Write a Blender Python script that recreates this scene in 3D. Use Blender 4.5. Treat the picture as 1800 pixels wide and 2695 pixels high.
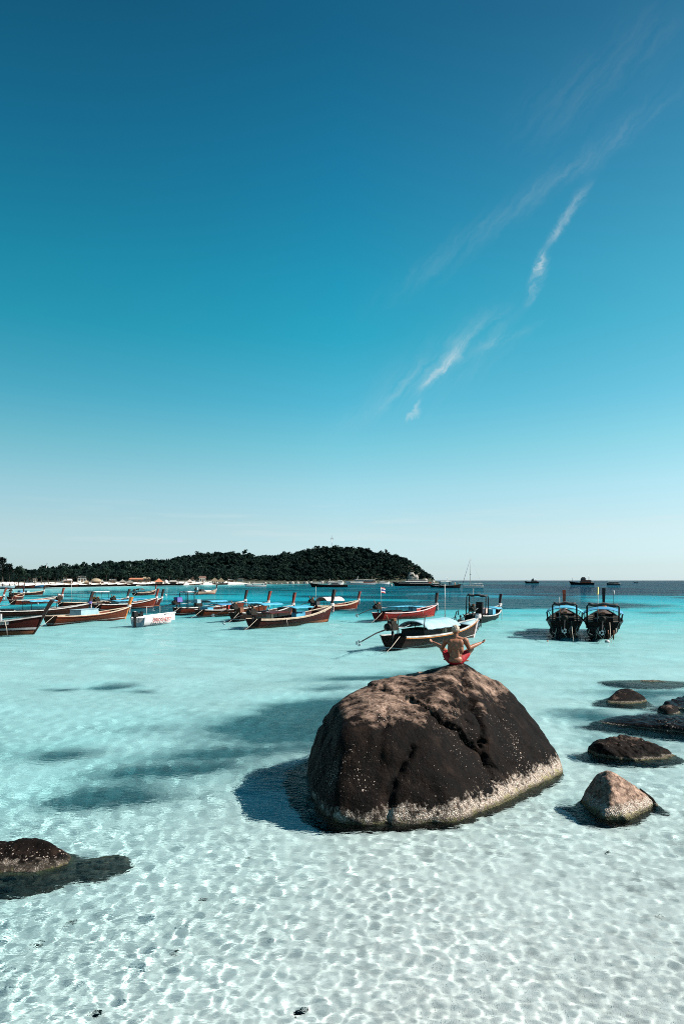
import bpy, bmesh, math, random
import numpy as np
from mathutils import Vector, Matrix

sc = bpy.context.scene
COL = sc.collection
for _o in list(bpy.data.objects):
    bpy.data.objects.remove(_o)
rnd = random.Random(11)
PI = math.pi

# ------------------------------------------------------------------ camera
CH, FPX, CX, HY = 3.6, 1797.0, 900.0, 1527.5      # eye height, focal length and horizon of the photograph
cam_d = bpy.data.cameras.new('camera')
cam = bpy.data.objects.new('camera', cam_d)
COL.objects.link(cam)
cam.location = (0, 0, CH)
cam.rotation_euler = (PI / 2, 0, 0)
cam_d.sensor_fit = 'VERTICAL'
cam_d.sensor_height = 36.0
cam_d.lens = 36.0 * FPX / 2695.0
cam_d.shift_y = (HY - 1347.5) / 2695.0
cam_d.clip_start = 0.1
cam_d.clip_end = 90000
sc.camera = cam

# ------------------------------------------------------------------ sky and sun
SUN_EL, SUN_AZ = math.radians(44), math.radians(93)      # azimuth clockwise from the view direction
world = bpy.data.worlds.new('World')
sc.world = world
world.use_nodes = True
wt = world.node_tree
wn, wl = wt.nodes, wt.links
bg = wn['Background']


def wnode(kind, **kw):
    n = wn.new(kind)
    for k, v in kw.items():
        setattr(n, k, v)
    return n


def wmath(op, a, b=None, clamp=False):
    n = wnode('ShaderNodeMath', operation=op, use_clamp=clamp)
    for i, v in enumerate((a, b)):
        if v is None:
            continue
        if isinstance(v, (int, float)):
            n.inputs[i].default_value = v
        else:
            wl.new(v, n.inputs[i])
    return n.outputs[0]


sky = wnode('ShaderNodeTexSky', sky_type='NISHITA', sun_disc=False)
sky.sun_elevation = SUN_EL
sky.sun_rotation = SUN_AZ
sky.air_density, sky.dust_density, sky.ozone_density = 1.0, 0.3, 3.0
tc = wnode('ShaderNodeTexCoord')
sep = wnode('ShaderNodeSeparateXYZ')
wl.new(tc.outputs['Generated'], sep.inputs[0])
dx, dy, dz = sep.outputs
ramp = wnode('ShaderNodeValToRGB')
# the photograph's cool grade of the sky: colour balance by elevation, all the way round
GR = [(0.00, (1.06, 1.42, 1.98)), (0.019, (1.02, 1.30, 1.69)), (0.075, (1.32, 1.43, 1.41)), (0.134, (1.28, 1.64, 1.42)), (0.19, (0.92, 1.72, 1.40)),
      (0.25, (0.52, 1.67, 1.42)), (0.335, (0.20, 1.62, 1.36)), (0.40, (0.15, 1.52, 1.33)), (0.52, (0.125, 1.14, 1.13)), (0.63, (0.105, 0.82, 0.86)), (1.0, (0.05, 0.36, 0.46))]
el = ramp.color_ramp.elements
while len(el) < len(GR):
    el.new(0.5)
for e_, (p_, c_) in zip(el, GR):
    e_.position = p_
    e_.color = (*c_, 1)
wl.new(dz, ramp.inputs[0])
mul = wnode('ShaderNodeMixRGB', blend_type='MULTIPLY')
mul.inputs[0].default_value = 1
wl.new(sky.outputs[0], mul.inputs[1])
wl.new(ramp.outputs[0], mul.inputs[2])
az = wmath('EXPONENT', wmath('SUBTRACT', wmath('MULTIPLY', dx, 0.25), wmath('MULTIPLY', wmath('ABSOLUTE', dx), 0.22)))              # the sky is brighter on the sun's side
mul2 = wnode('ShaderNodeMixRGB', blend_type='MULTIPLY')
mul2.inputs[0].default_value = 1
wl.new(mul.outputs[0], mul2.inputs[1])
cb = wnode('ShaderNodeCombineXYZ')
for i in range(3):
    wl.new(az, cb.inputs[i])
wl.new(cb.outputs[0], mul2.inputs[2])
lum = wnode('ShaderNodeRGBToBW')
wl.new(mul2.outputs[0], lum.inputs[0])
wh = wnode('ShaderNodeMixRGB', blend_type='MIX')                  # paler, less saturated air towards the sun
wl.new(wmath('MULTIPLY', dx, 0.30, clamp=True), wh.inputs[0])
wl.new(mul2.outputs[0], wh.inputs[1])
wl.new(lum.outputs[0], wh.inputs[2])
# cirrus wisps: streaks by direction, broken by noise
yy = wmath('MAXIMUM', dy, 0.05)
cu, cv = wmath('DIVIDE', dx, yy), wmath('DIVIDE', dz, yy)
cvec = wnode('ShaderNodeCombineXYZ')
wl.new(cu, cvec.inputs[0])
wl.new(cv, cvec.inputs[1])
nz = wnode('ShaderNodeTexNoise')
nz.inputs['Scale'].default_value = 9.0
nz.inputs['Detail'].default_value = 7.0
nz.inputs['Roughness'].default_value = 0.62
wl.new(cvec.outputs[0], nz.inputs['Vector'])
nsep = wnode('ShaderNodeSeparateColor')
wl.new(nz.outputs['Color'], nsep.inputs[0])
cu2 = wmath('ADD', cu, wmath('MULTIPLY', wmath('SUBTRACT', nsep.outputs[0], 0.5), 0.036))
cv2 = wmath('ADD', cv, wmath('MULTIPLY', wmath('SUBTRACT', nsep.outputs[1], 0.5), 0.036))
nz2 = wnode('ShaderNodeTexNoise')
nz2.inputs['Scale'].default_value = 34.0
nz2.inputs['Detail'].default_value = 6.0
nz2.inputs['Roughness'].default_value = 0.65
nz2.inputs['Distortion'].default_value = 0.6
wl.new(cvec.outputs[0], nz2.inputs['Vector'])
nsep2 = wnode('ShaderNodeSeparateColor')
wl.new(nz2.outputs['Color'], nsep2.inputs[0])
cu2 = wmath('ADD', cu2, wmath('MULTIPLY', wmath('SUBTRACT', nsep2.outputs[0], 0.5), 0.022))
cv2 = wmath('ADD', cv2, wmath('MULTIPLY', wmath('SUBTRACT', nsep2.outputs[1], 0.5), 0.022))
front = wmath('GREATER_THAN', dy, 0.08)
total = None
# (x0, y0, x1, y1 on a 1568-wide print, half width, opacity, breakup)
for (x0, y0, x1, y1, hw, op, brk) in [(1345, 425, 1240, 590, 9, .30, .9), (1250, 570, 1212, 665, 11, .55, .9), (1225, 640, 1195, 690, 9, .25, .9),
                                       (1075, 780, 965, 890, 8, .58, 1.0), (968, 915, 937, 965, 5, .42, 1.0), (1235, 735, 1000, 850, 9, .07, .6),
                                       (1568, 200, 880, 690, 26, .065, .4), (1568, 20, 1180, 330, 60, .03, .3), (1200, 680, 760, 1000, 22, .085, .6),
                                       (1180, 740, 860, 930, 60, .05, .4)]:
    a = ((x0 * 1.148 - CX) / FPX, (HY - y0 * 1.148) / FPX)
    b = ((x1 * 1.148 - CX) / FPX, (HY - y1 * 1.148) / FPX)
    ln = math.hypot(b[0] - a[0], b[1] - a[1])
    ux, uy = (b[0] - a[0]) / ln, (b[1] - a[1]) / ln
    pu = wmath('SUBTRACT', cu2, a[0])
    pv = wmath('SUBTRACT', cv2, a[1])
    t_ = wmath('DIVIDE', wmath('ADD', wmath('MULTIPLY', pu, ux), wmath('MULTIPLY', pv, uy)), ln)
    d_ = wmath('DIVIDE', wmath('SUBTRACT', wmath('MULTIPLY', pu, -uy), wmath('MULTIPLY', pv, -ux)), hw * 1.148 / FPX)
    g_ = wmath('EXPONENT', wmath('MULTIPLY', wmath('MULTIPLY', d_, d_), -1.0))
    tm = wmath('SUBTRACT', wmath('MULTIPLY', t_, 2.0), 1.0)
    env = wmath('EXPONENT', wmath('MULTIPLY', wmath('POWER', wmath('ABSOLUTE', tm), 4.0), -1.6))
    br = wmath('ADD', wmath('MULTIPLY', wmath('ADD', wmath('MULTIPLY', nsep.outputs[2], .5), wmath('MULTIPLY', nsep2.outputs[2], .5)), 3.2 * brk), 1 - 1.75 * brk, clamp=True)
    v_ = wmath('MULTIPLY', wmath('MULTIPLY', wmath('MULTIPLY', g_, env), br), op)
    total = v_ if total is None else wmath('ADD', total, v_)
# fibres drawn out along the wind
fa = wmath('ADD', wmath('MULTIPLY', cu2, .62), wmath('MULTIPLY', cv2, .78))
fc = wmath('SUBTRACT', wmath('MULTIPLY', cu2, .78), wmath('MULTIPLY', cv2, .62))
fv = wnode('ShaderNodeCombineXYZ')
wl.new(wmath('MULTIPLY', fa, 9.0), fv.inputs[0])
wl.new(wmath('MULTIPLY', fc, 75.0), fv.inputs[1])
fn = wnode('ShaderNodeTexNoise')
fn.inputs['Scale'].default_value = 1.0
fn.inputs['Detail'].default_value = 5.0
fn.inputs['Roughness'].default_value = .6
wl.new(fv.outputs[0], fn.inputs['Vector'])
fib = wmath('ADD', wmath('MULTIPLY', wmath('SUBTRACT', fn.outputs['Fac'], .36, clamp=True), 4.2), .12)
total = wmath('MULTIPLY', wmath('MULTIPLY', total, fib), front)
# low thin haze clouds near the horizon, all round
hv = wnode('ShaderNodeCombineXYZ')
wl.new(wmath('MULTIPLY', dx, 5.0), hv.inputs[0])
wl.new(wmath('MULTIPLY', dz, 60.0), hv.inputs[1])
wl.new(wmath('MULTIPLY', dy, 5.0), hv.inputs[2])
hn = wnode('ShaderNodeTexNoise')
hn.inputs['Scale'].default_value = 1.3
hn.inputs['Detail'].default_value = 5
wl.new(hv.outputs[0], hn.inputs['Vector'])
hm = wmath('MULTIPLY', wmath('SUBTRACT', hn.outputs['Fac'], 0.52, clamp=True), 3.0)
hb = wmath('SUBTRACT', 1.0, wmath('MULTIPLY', wmath('ABSOLUTE', wmath('SUBTRACT', dz, 0.075)), 22.0), clamp=True)
total = wmath('ADD', total, wmath('MULTIPLY', wmath('MULTIPLY', hm, hb), 0.6), clamp=True)
cl = wnode('ShaderNodeMixRGB', blend_type='MIX')
wl.new(total, cl.inputs[0])
wl.new(wh.outputs[0], cl.inputs[1])
cl.inputs[2].default_value = (7.6, 8.3, 8.4, 1)
wl.new(cl.outputs[0], bg.inputs[0])
bg.inputs[1].default_value = 0.0650

sun_d = bpy.data.lights.new('sun', 'SUN')
sun_d.energy = 5.0
sun_d.angle = math.radians(0.53)
sun_d.color = (1.0, 0.95, 0.88)
sun_d.cycles.is_caustics_light = True
sun = bpy.data.objects.new('sun', sun_d)
COL.objects.link(sun)
SUN = Vector((math.sin(SUN_AZ) * math.cos(SUN_EL), math.cos(SUN_AZ) * math.cos(SUN_EL), math.sin(SUN_EL)))
sun.rotation_euler = SUN.to_track_quat('Z', 'Y').to_euler()
sun.location = SUN * 50

sc.view_settings.view_transform = 'Standard'
sc.view_settings.look = 'None'
sc.view_settings.exposure = 0.60
sc.view_settings.gamma = 1.0
sc.cycles.use_denoising = False
sc.cycles.filter_width = 1.0
sc.cycles.max_bounces = 10
sc.cycles.transmission_bounces = 8
sc.cycles.glossy_bounces = 4
sc.cycles.diffuse_bounces = 1
sc.cycles.transparent_max_bounces = 8
sc.cycles.caustics_reflective = False
sc.cycles.caustics_refractive = True
sc.cycles.sample_clamp_indirect = 6.0
sc.cycles.sample_clamp_direct = 12.0


# ------------------------------------------------------------------ helpers
def G(px, py):
    """point on the water for a spot measured in the photograph"""
    Y = CH * FPX / (py - HY)
    return Vector(((px - CX) / FPX * Y, Y, 0))


def P(px, py, Y):
    return Vector(((px - CX) / FPX * Y, Y, CH - (py - HY) / FPX * Y))


def D(x, y, Y):
    return P(x * 1.148, y * 1.148, Y)


_perm = np.random.default_rng(5).permutation(256)
_perm = np.concatenate([_perm, _perm, _perm])
_grad = np.random.default_rng(6).normal(size=(256, 3))
_grad /= np.linalg.norm(_grad, axis=1)[:, None]


def noise3(p):
    p = np.asarray(p, float)
    i = np.floor(p).astype(int)
    f = p - i
    i &= 255
    u = f * f * f * (f * (f * 6 - 15) + 10)
    r = 0
    for a in (0, 1):
        for b in (0, 1):
            for c in (0, 1):
                h = _perm[_perm[_perm[(i[..., 0] + a) & 255] + ((i[..., 1] + b) & 255)] + ((i[..., 2] + c) & 255)]
                g = _grad[h]
                d = f - np.array((a, b, c))
                w = (u[..., 0] if a else 1 - u[..., 0]) * (u[..., 1] if b else 1 - u[..., 1]) * (u[..., 2] if c else 1 - u[..., 2])
                r = r + w * (g * d).sum(-1)
    return r


def fbm(p, octv=4, gain=.5):
    p = np.asarray(p, float)
    r, a = 0, 1.0
    for o in range(octv):
        r = r + a * noise3(p * 2 ** o + o * 7.3)
        a *= gain
    return r


def sstep(a, b, x):
    t = np.clip((x - a) / (b - a), 0, 1)
    return t * t * (3 - 2 * t)


def tag(o, label=None, cat=None, group=None, kind=None):
    if label:
        o['label'] = label
    if cat:
        o['category'] = cat
    if group:
        o['group'] = group
    if kind:
        o['kind'] = kind
    return o


def link(name, me, parent=None, m=None):
    o = bpy.data.objects.new(name, me)
    COL.objects.link(o)
    if m is not None and me is not None and not me.materials:
        me.materials.append(m)
    if parent is not None:
        o.parent = parent
    return o


def empty(name, loc=(0, 0, 0), rz=0.0):
    o = bpy.data.objects.new(name, None)
    COL.objects.link(o)
    o.location = loc
    o.rotation_euler = (0, 0, rz)
    o.empty_display_size = .2
    return o


def np_mesh(name, V, F, smooth=False):
    """mesh from arrays; F is an (n,3) or (n,4) array"""
    V = np.asarray(V, np.float32)
    F = np.asarray(F, np.int32)
    me = bpy.data.meshes.new(name)
    k = F.shape[1]
    me.vertices.add(len(V))
    me.vertices.foreach_set('co', V.ravel())
    me.loops.add(F.size)
    me.loops.foreach_set('vertex_index', F.ravel())
    me.polygons.add(len(F))
    me.polygons.foreach_set('loop_start', np.arange(0, F.size, k, dtype=np.int32))
    me.polygons.foreach_set('loop_total', np.full(len(F), k, np.int32))
    me.polygons.foreach_set('use_smooth', np.full(len(F), smooth, bool))
    me.update(calc_edges=True)
    me.validate()
    return me


class MB:
    """collects boxes, bars, tubes and lofts into one mesh"""

    def __init__(self):
        self.v, self.f, self.s = [], [], []

    def add(self, vs, fs, smooth=False):
        n = len(self.v)
        self.v += [tuple(v) for v in vs]
        self.f += [tuple(i + n for i in f) for f in fs]
        self.s += [smooth] * len(fs)
        return self

    def box(self, c, s, rot=None, taper=1.0):
        vs = []
        for z in (-1, 1):
            k = taper if z > 0 else 1.0
            for x, y in ((-1, -1), (1, -1), (1, 1), (-1, 1)):
                p = Vector((x * s[0] / 2 * k, y * s[1] / 2 * k, z * s[2] / 2))
                if rot is not None:
                    p = rot @ p
                vs.append(p + Vector(c))
        return self.add(vs, [(3, 2, 1, 0), (4, 5, 6, 7), (0, 1, 5, 4), (1, 2, 6, 5), (2, 3, 7, 6), (3, 0, 4, 7)])

    def tube(self, pts, r, n=6, smooth=True, caps=True):
        pts = [Vector(p) for p in pts]
        rs = r if isinstance(r, (list, tuple)) else [r] * len(pts)
        rings = []
        up = None
        for i, p in enumerate(pts):
            t = (pts[min(i + 1, len(pts) - 1)] - pts[max(i - 1, 0)])
            t = t.normalized() if t.length > 1e-9 else Vector((0, 0, 1))
            if up is None:
                up = Vector((0, 0, 1)) if abs(t.z) < .9 else Vector((1, 0, 0))
            a = t.cross(up)
            a = a.normalized() if a.length > 1e-6 else Vector((1, 0, 0))
            b = a.cross(t).normalized()
            up = b
            rings.append([p + (a * math.cos(2 * PI * k / n) + b * math.sin(2 * PI * k / n)) * rs[i] for k in range(n)])
        vs = [v for rg in rings for v in rg]
        fs = []
        for i in range(len(pts) - 1):
            for k in range(n):
                fs.append((i * n + k, (i * n + (k + 1) % n), ((i + 1) * n + (k + 1) % n), (i + 1) * n + k))
        self.add(vs, fs, smooth)
        if caps:
            m = len(self.v) - len(vs)
            self.f += [tuple(m + k for k in range(n)), tuple(m + (len(pts) - 1) * n + k for k in reversed(range(n)))]
            self.s += [False, False]
        return self

    def lathe(self, prof, n=12, c=(0, 0, 0), rot=None, smooth=True):
        vs, fs = [], []
        for r, z in prof:
            for k in range(n):
                p = Vector((r * math.cos(2 * PI * k / n), r * math.sin(2 * PI * k / n), z))
                if rot is not None:
                    p = rot @ p
                vs.append(p + Vector(c))
        for i in range(len(prof) - 1):
            for k in range(n):
                fs.append((i * n + k, i * n + (k + 1) % n, (i + 1) * n + (k + 1) % n, (i + 1) * n + k))
        return self.add(vs, fs, smooth)

    def sheet(self, rows, th=0.0, smooth=True):
        """grid of points, given thickness downwards"""
        m, n = len(rows), len(rows[0])
        vs = [Vector(p) for r in rows for p in r]
        idx = lambda i, j: i * n + j
        fs = [(idx(i, j), idx(i, j + 1), idx(i + 1, j + 1), idx(i + 1, j)) for i in range(m - 1) for j in range(n - 1)]
        if th:
            k = len(vs)
            vs += [v - Vector((0, 0, th)) for v in vs[:k]]
            fs += [tuple(q + k for q in reversed(f)) for f in fs[:]]
            rim = [idx(0, j) for j in range(n)] + [idx(i, n - 1) for i in range(1, m)] + [idx(m - 1, j) for j in range(n - 2, -1, -1)] + [idx(i, 0) for i in range(m - 2, 0, -1)]
            for a, b in zip(rim, rim[1:] + rim[:1]):
                fs.append((b, a, a + k, b + k))
        return self.add(vs, fs, smooth)

    def mesh(self, name):
        me = bpy.data.meshes.new(name)
        me.from_pydata(self.v, [], self.f)
        me.polygons.foreach_set('use_smooth', self.s)
        bm = bmesh.new()
        bm.from_mesh(me)
        bmesh.ops.recalc_face_normals(bm, faces=bm.faces)
        bm.to_mesh(me)
        bm.free()
        return me

    def build(self, name, m, parent=None):
        return link(name, self.mesh(name), parent, m)


# ------------------------------------------------------------------ materials
def new_mat(name):
    m = bpy.data.materials.new(name)
    m.use_nodes = True
    return m, m.node_tree.nodes, m.node_tree.links, m.node_tree.nodes['Principled BSDF']


def mat(name, c1, c2=None, rough=.6, scale=4.0, bump=0.0, stretch=(1, 1, 1), detail=5, spec=.4, metal=0.0, fmin=.35, fmax=.65):
    """two-tone noise material with a fine bump"""
    m, n, l, b = new_mat(name)
    c2 = c2 or tuple(x * .62 for x in c1)
    t = n.new('ShaderNodeTexCoord')
    mp = n.new('ShaderNodeMapping')
    mp.inputs['Scale'].default_value = stretch
    l.new(t.outputs['Object'], mp.inputs[0])
    nz_ = n.new('ShaderNodeTexNoise')
    nz_.inputs['Scale'].default_value = scale
    nz_.inputs['Detail'].default_value = detail
    l.new(mp.outputs[0], nz_.inputs['Vector'])
    mr = n.new('ShaderNodeMapRange')
    mr.inputs[1].default_value, mr.inputs[2].default_value = fmin, fmax
    l.new(nz_.outputs['Fac'], mr.inputs[0])
    mx = n.new('ShaderNodeMixRGB')
    mx.inputs[1].default_value = (*c1, 1)
    mx.inputs[2].default_value = (*c2, 1)
    l.new(mr.outputs[0], mx.inputs[0])
    l.new(mx.outputs[0], b.inputs['Base Color'])
    b.inputs['Roughness'].default_value = rough
    b.inputs['Specular IOR Level'].default_value = spec
    b.inputs['Metallic'].default_value = metal
    if bump:
        bp = n.new('ShaderNodeBump')
        bp.inputs['Strength'].default_value = bump
        bp.inputs['Distance'].default_value = .02
        l.new(nz_.outputs['Fac'], bp.inputs['Height'])
        l.new(bp.outputs[0], b.inputs['Normal'])
    return m


M = {}
M['leaf'] = mat('leaf', (.013, .028, .021), (.006, .014, .012), .7, .35, spec=.04)
M['leaf_dark'] = mat('leaf_dark', (.0085, .019, .016), (.004, .0095, .0085), .7, .3, spec=.03)
M['leaf_pale'] = mat('leaf_pale', (.022, .040, .028), (.010, .021, .016), .7, .4, spec=.04)
M['leaf_dry'] = mat('leaf_dry', (.22, .15, .05), (.10, .08, .03), .6, .5, spec=.2)
M['bark'] = mat('bark', (.10, .08, .06), (.04, .03, .025), .8, 3, .3)
M['thatch'] = mat('thatch', (.42, .33, .22), (.24, .18, .12), .9, 2.5, .4, (1, 1, 6))
M['thatch_grey'] = mat('thatch_grey', (.40, .37, .33), (.20, .18, .16), .9, 2.5, .4, (1, 1, 6))
M['tile'] = mat('tile', (.62, .24, .12), (.40, .14, .08), .7, 2, .2)
M['tile_brown'] = mat('tile_brown', (.22, .13, .09), (.10, .06, .05), .7, 2, .2)
M['roof_white'] = mat('roof_white', (.85, .84, .80), (.62, .60, .56), .5, 1.5)
M['wall_white'] = mat('wall_white', (.78, .76, .70), (.55, .52, .46), .8, 1.0)
M['wall_wood'] = mat('wall_wood', (.25, .15, .09), (.10, .06, .04), .8, 3, stretch=(1, 1, 5))
M['window'] = mat('window', (.02, .025, .03), (.05, .06, .07), .15, 1.0, spec=.6)
M['beach'] = mat('beach_sand', (.86, .80, .72), (.66, .59, .50), .9, .12, .1)
M['pale_rock'] = mat('pale_rock', (.62, .55, .48), (.20, .17, .15), .85, .9, .5)
M['steel'] = mat('galvanised_steel', (.55, .56, .57), (.30, .31, .32), .45, 3, metal=.6)
M['white'] = mat('white_paint', (.74, .72, .68), (.46, .43, .39), .45, 2.5)
M['gel'] = mat('white_gelcoat', (.90, .90, .88), (.80, .80, .78), .3, 2.0)
M['black'] = mat('black_metal', (.008, .008, .009), (.018, .016, .015), .55, 6, spec=.2)
M['engine'] = mat('engine_grime', (.012, .011, .010), (.035, .025, .017), .55, 8, spec=.2)
M['rust'] = mat('rusty_iron', (.28, .11, .05), (.09, .04, .025), .75, 9, .3)
M['blue_tarp'] = mat('blue_tarp', (.04, .20, .36), (.07, .28, .46), .55, 2.2, .3)
M['aqua_tarp'] = mat('aqua_tarp', (.06, .32, .48), (.11, .42, .57), .55, 2.2, .3)
M['pale_tarp'] = mat('pale_tarp', (.36, .52, .56), (.27, .42, .47), .55, 2.0, .3)
M['pink_tarp'] = mat('bleached_tarp', (.78, .66, .62), (.62, .50, .46), .6, 2.0, .3)
M['dark_tarp'] = mat('dark_tarp', (.03, .035, .04), (.06, .06, .06), .7, 3.0, .3)
M['cream'] = mat('cream_paint', (.72, .58, .44), (.52, .40, .28), .5, 3)
M['cloth_white'] = mat('white_cloth', (.82, .79, .76), (.62, .56, .54), .85, 9)
M['cloth_pink'] = mat('pink_cloth', (.78, .42, .40), (.80, .68, .66), .85, 9)
M['cloth_blue'] = mat('blue_cloth', (.10, .16, .45), (.22, .12, .36), .85, 7)
M['cloth_black'] = mat('black_cloth', (.02, .02, .02), (.05, .05, .05), .85, 7)
M['cloth_orange'] = mat('orange_cloth', (.80, .26, .05), (.62, .16, .03), .8, 7)
M['red'] = mat('red_paint', (.55, .04, .03), (.36, .03, .02), .5, 5)
M['yellow'] = mat('yellow_cloth', (.85, .70, .08), (.72, .56, .05), .8, 5)
M['navy'] = mat('navy_cloth', (.03, .05, .22), (.02, .03, .15), .8, 5)
M['rope'] = mat('rope', (.72, .64, .54), (.46, .38, .30), .9, 20)
M['plank'] = mat('deck_plank', (.10, .058, .038), (.04, .024, .017), .75, 6, .2, (1, 8, 1))
M['seat_cream'] = mat('seat_plank', (.50, .39, .31), (.28, .20, .15), .7, 6, .2, (1, 6, 1))


def hull_mat(name, c1, c2, foot=None, stripe=None):
    """painted or oiled planking: long grain, scuffs, a darker wet foot and a thin waterline stripe"""
    m, n, l, b = new_mat(name)
    t = n.new('ShaderNodeTexCoord')
    mp = n.new('ShaderNodeMapping')
    mp.inputs['Scale'].default_value = (.6, .6, 7)
    l.new(t.outputs['Object'], mp.inputs[0])
    a = n.new('ShaderNodeTexNoise')
    a.inputs['Scale'].default_value = 2.6
    a.inputs['Detail'].default_value = 7
    a.inputs['Roughness'].default_value = .65
    l.new(mp.outputs[0], a.inputs['Vector'])
    r = n.new('ShaderNodeMapRange')
    r.inputs[1].default_value, r.inputs[2].default_value = .36, .66
    l.new(a.outputs['Fac'], r.inputs[0])
    mx = n.new('ShaderNodeMixRGB')
    mx.inputs[1].default_value = (*c1, 1)
    mx.inputs[2].default_value = (*c2, 1)
    l.new(r.outputs[0], mx.inputs[0])
    out = mx.outputs[0]
    s = n.new('ShaderNodeSeparateXYZ')
    l.new(t.outputs['Object'], s.inputs[0])
    wob = n.new('ShaderNodeMath')
    wob.operation = 'MULTIPLY_ADD'
    l.new(a.outputs['Fac'], wob.inputs[0])
    wob.inputs[1].default_value = .07
    l.new(s.outputs[2], wob.inputs[2])
    if foot:
        f = n.new('ShaderNodeMath')
        f.operation = 'LESS_THAN'
        f.inputs[1].default_value = .165
        l.new(wob.outputs[0], f.inputs[0])
        m2 = n.new('ShaderNodeMixRGB')
        l.new(f.outputs[0], m2.inputs[0])
        l.new(out, m2.inputs[1])
        m2.inputs[2].default_value = (*foot, 1)
        out = m2.outputs[0]
    if stripe:
        c = n.new('ShaderNodeMath')
        c.operation = 'COMPARE'
        c.inputs[1].default_value, c.inputs[2].default_value = stripe[3], .022
        l.new(s.outputs[2], c.inputs[0])
        m3 = n.new('ShaderNodeMixRGB')
        l.new(c.outputs[0], m3.inputs[0])
        l.new(out, m3.inputs[1])
        m3.inputs[2].default_value = (*stripe[:3], 1)
        out = m3.outputs[0]
    l.new(out, b.inputs['Base Color'])
    b.inputs['Roughness'].default_value = .5
    b.inputs['Specular IOR Level'].default_value = .1
    bp = n.new('ShaderNodeBump')
    bp.inputs['Strength'].default_value = .25
    bp.inputs['Distance'].default_value = .02
    l.new(a.outputs['Fac'], bp.inputs['Height'])
    l.new(bp.outputs[0], b.inputs['Normal'])
    return m


PALE = (.78, .74, .68)
M['h_brown'] = hull_mat('hull_dark_brown', (.055, .020, .013), (.020, .010, .008), (.05, .03, .02), (*PALE, .10))
M['h_maroon'] = hull_mat('hull_maroon', (.085, .018, .013), (.034, .011, .009), (.30, .12, .06), None)
M['h_rust'] = hull_mat('hull_orange_brown', (.19, .045, .017), (.075, .022, .012), None, (*PALE, .09))
M['h_red'] = hull_mat('hull_faded_red', (.42, .034, .026), (.20, .020, .016), (.42, .12, .08), None)
M['h_redbrown'] = hull_mat('hull_red_brown', (.20, .038, .018), (.075, .019, .012), None, (*PALE, .08))
M['h_black'] = hull_mat('hull_black_brown', (.018, .011, .009), (.010, .008, .007), (.02, .015, .012), None)
M['h_cream'] = hull_mat('hull_cream', (.62, .46, .36), (.50, .30, .22), (.25, .06, .04), None)
M['p_dark'] = mat('post_dark', (.060, .022, .016), (.028, .013, .010), .5, 4)
M['p_red'] = mat('post_red', (.33, .060, .030), (.16, .034, .020), .5, 4)
M['p_orange'] = mat('post_orange', (.62, .26, .05), (.42, .13, .03), .5, 4)
M['p_vermilion'] = mat('post_vermilion', (.60, .10, .04), (.40, .07, .03), .5, 4)


# water ------------------------------------------------------------
def water_mat():
    m = bpy.data.materials.new('sea_water')
    m.use_nodes = True
    n, l = m.node_tree.nodes, m.node_tree.links
    n.clear()
    out = n.new('ShaderNodeOutputMaterial')
    g = n.new('ShaderNodeBsdfRefraction')
    g.inputs['Roughness'].default_value = 0
    g.inputs['IOR'].default_value = 1.33
    gl = n.new('ShaderNodeBsdfGlossy')
    gl.inputs['Roughness'].default_value = .03
    gl.inputs['Color'].default_value = (1, 1, 1, 1)
    # light lost in the water on the way down and on the way up again, by the depth of the bottom here
    at = n.new('ShaderNodeAttribute')
    at.attribute_name = 'depth'
    cc = n.new('ShaderNodeCombineColor')
    for k_, ab in enumerate((.31, .044, .024)):
        mm = n.new('ShaderNodeMath')
        mm.operation = 'MULTIPLY'
        mm.inputs[1].default_value = -ab * 1.35
        l.new(at.outputs['Fac'], mm.inputs[0])
        ex = n.new('ShaderNodeMath')
        ex.operation = 'EXPONENT'
        l.new(mm.outputs[0], ex.inputs[0])
        l.new(ex.outputs[0], cc.inputs[k_])
    l.new(cc.outputs[0], g.inputs['Color'])
    ge = n.new('ShaderNodeNewGeometry')
    s = n.new('ShaderNodeSeparateXYZ')
    l.new(ge.outputs['Position'], s.inputs[0])
    last = None
    # ripples too small for the mesh further out
    for sc_, st, dist, y0, y1 in ((9.0, (1.0, 1.5, 1), .020, 0, 11), (2.6, (1.0, 1.9, 1), .07, 8, 40), (.55, (1.0, 2.2, 1), .5, 30, 140)):
        mp = n.new('ShaderNodeMapping')
        mp.inputs['Scale'].default_value = st
        mp.inputs['Rotation'].default_value = (0, 0, .25)
        l.new(ge.outputs['Position'], mp.inputs[0])
        t = n.new('ShaderNodeTexNoise')
        t.inputs['Scale'].default_value = sc_
        t.inputs['Detail'].default_value = 3
        t.inputs['Roughness'].default_value = .5
        l.new(mp.outputs[0], t.inputs['Vector'])
        r = n.new('ShaderNodeMapRange')
        r.inputs[1].default_value, r.inputs[2].default_value = y0, y1
        l.new(s.outputs[1], r.inputs[0])
        b = n.new('ShaderNodeBump')
        b.inputs['Distance'].default_value = dist
        l.new(r.outputs[0], b.inputs['Strength'])
        l.new(t.outputs['Fac'], b.inputs['Height'])
        if last:
            l.new(last, b.inputs['Normal'])
        last = b.outputs[0]
    l.new(last, g.inputs['Normal'])
    l.new(last, gl.inputs['Normal'])
    fr = n.new('ShaderNodeFresnel')
    fr.inputs['IOR'].default_value = 1.33
    l.new(last, fr.inputs['Normal'])
    fm = n.new('ShaderNodeMath')
    fm.operation = 'MULTIPLY'
    fm.inputs[1].default_value = .32
    l.new(fr.outputs[0], fm.inputs[0])
    mix = n.new('ShaderNodeMixShader')
    l.new(fm.outputs[0], mix.inputs[0])
    l.new(g.outputs[0], mix.inputs[1])
    l.new(gl.outputs[0], mix.inputs[2])
    l.new(mix.outputs[0], out.inputs['Surface'])
    return m


M['water'] = water_mat()


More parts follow.
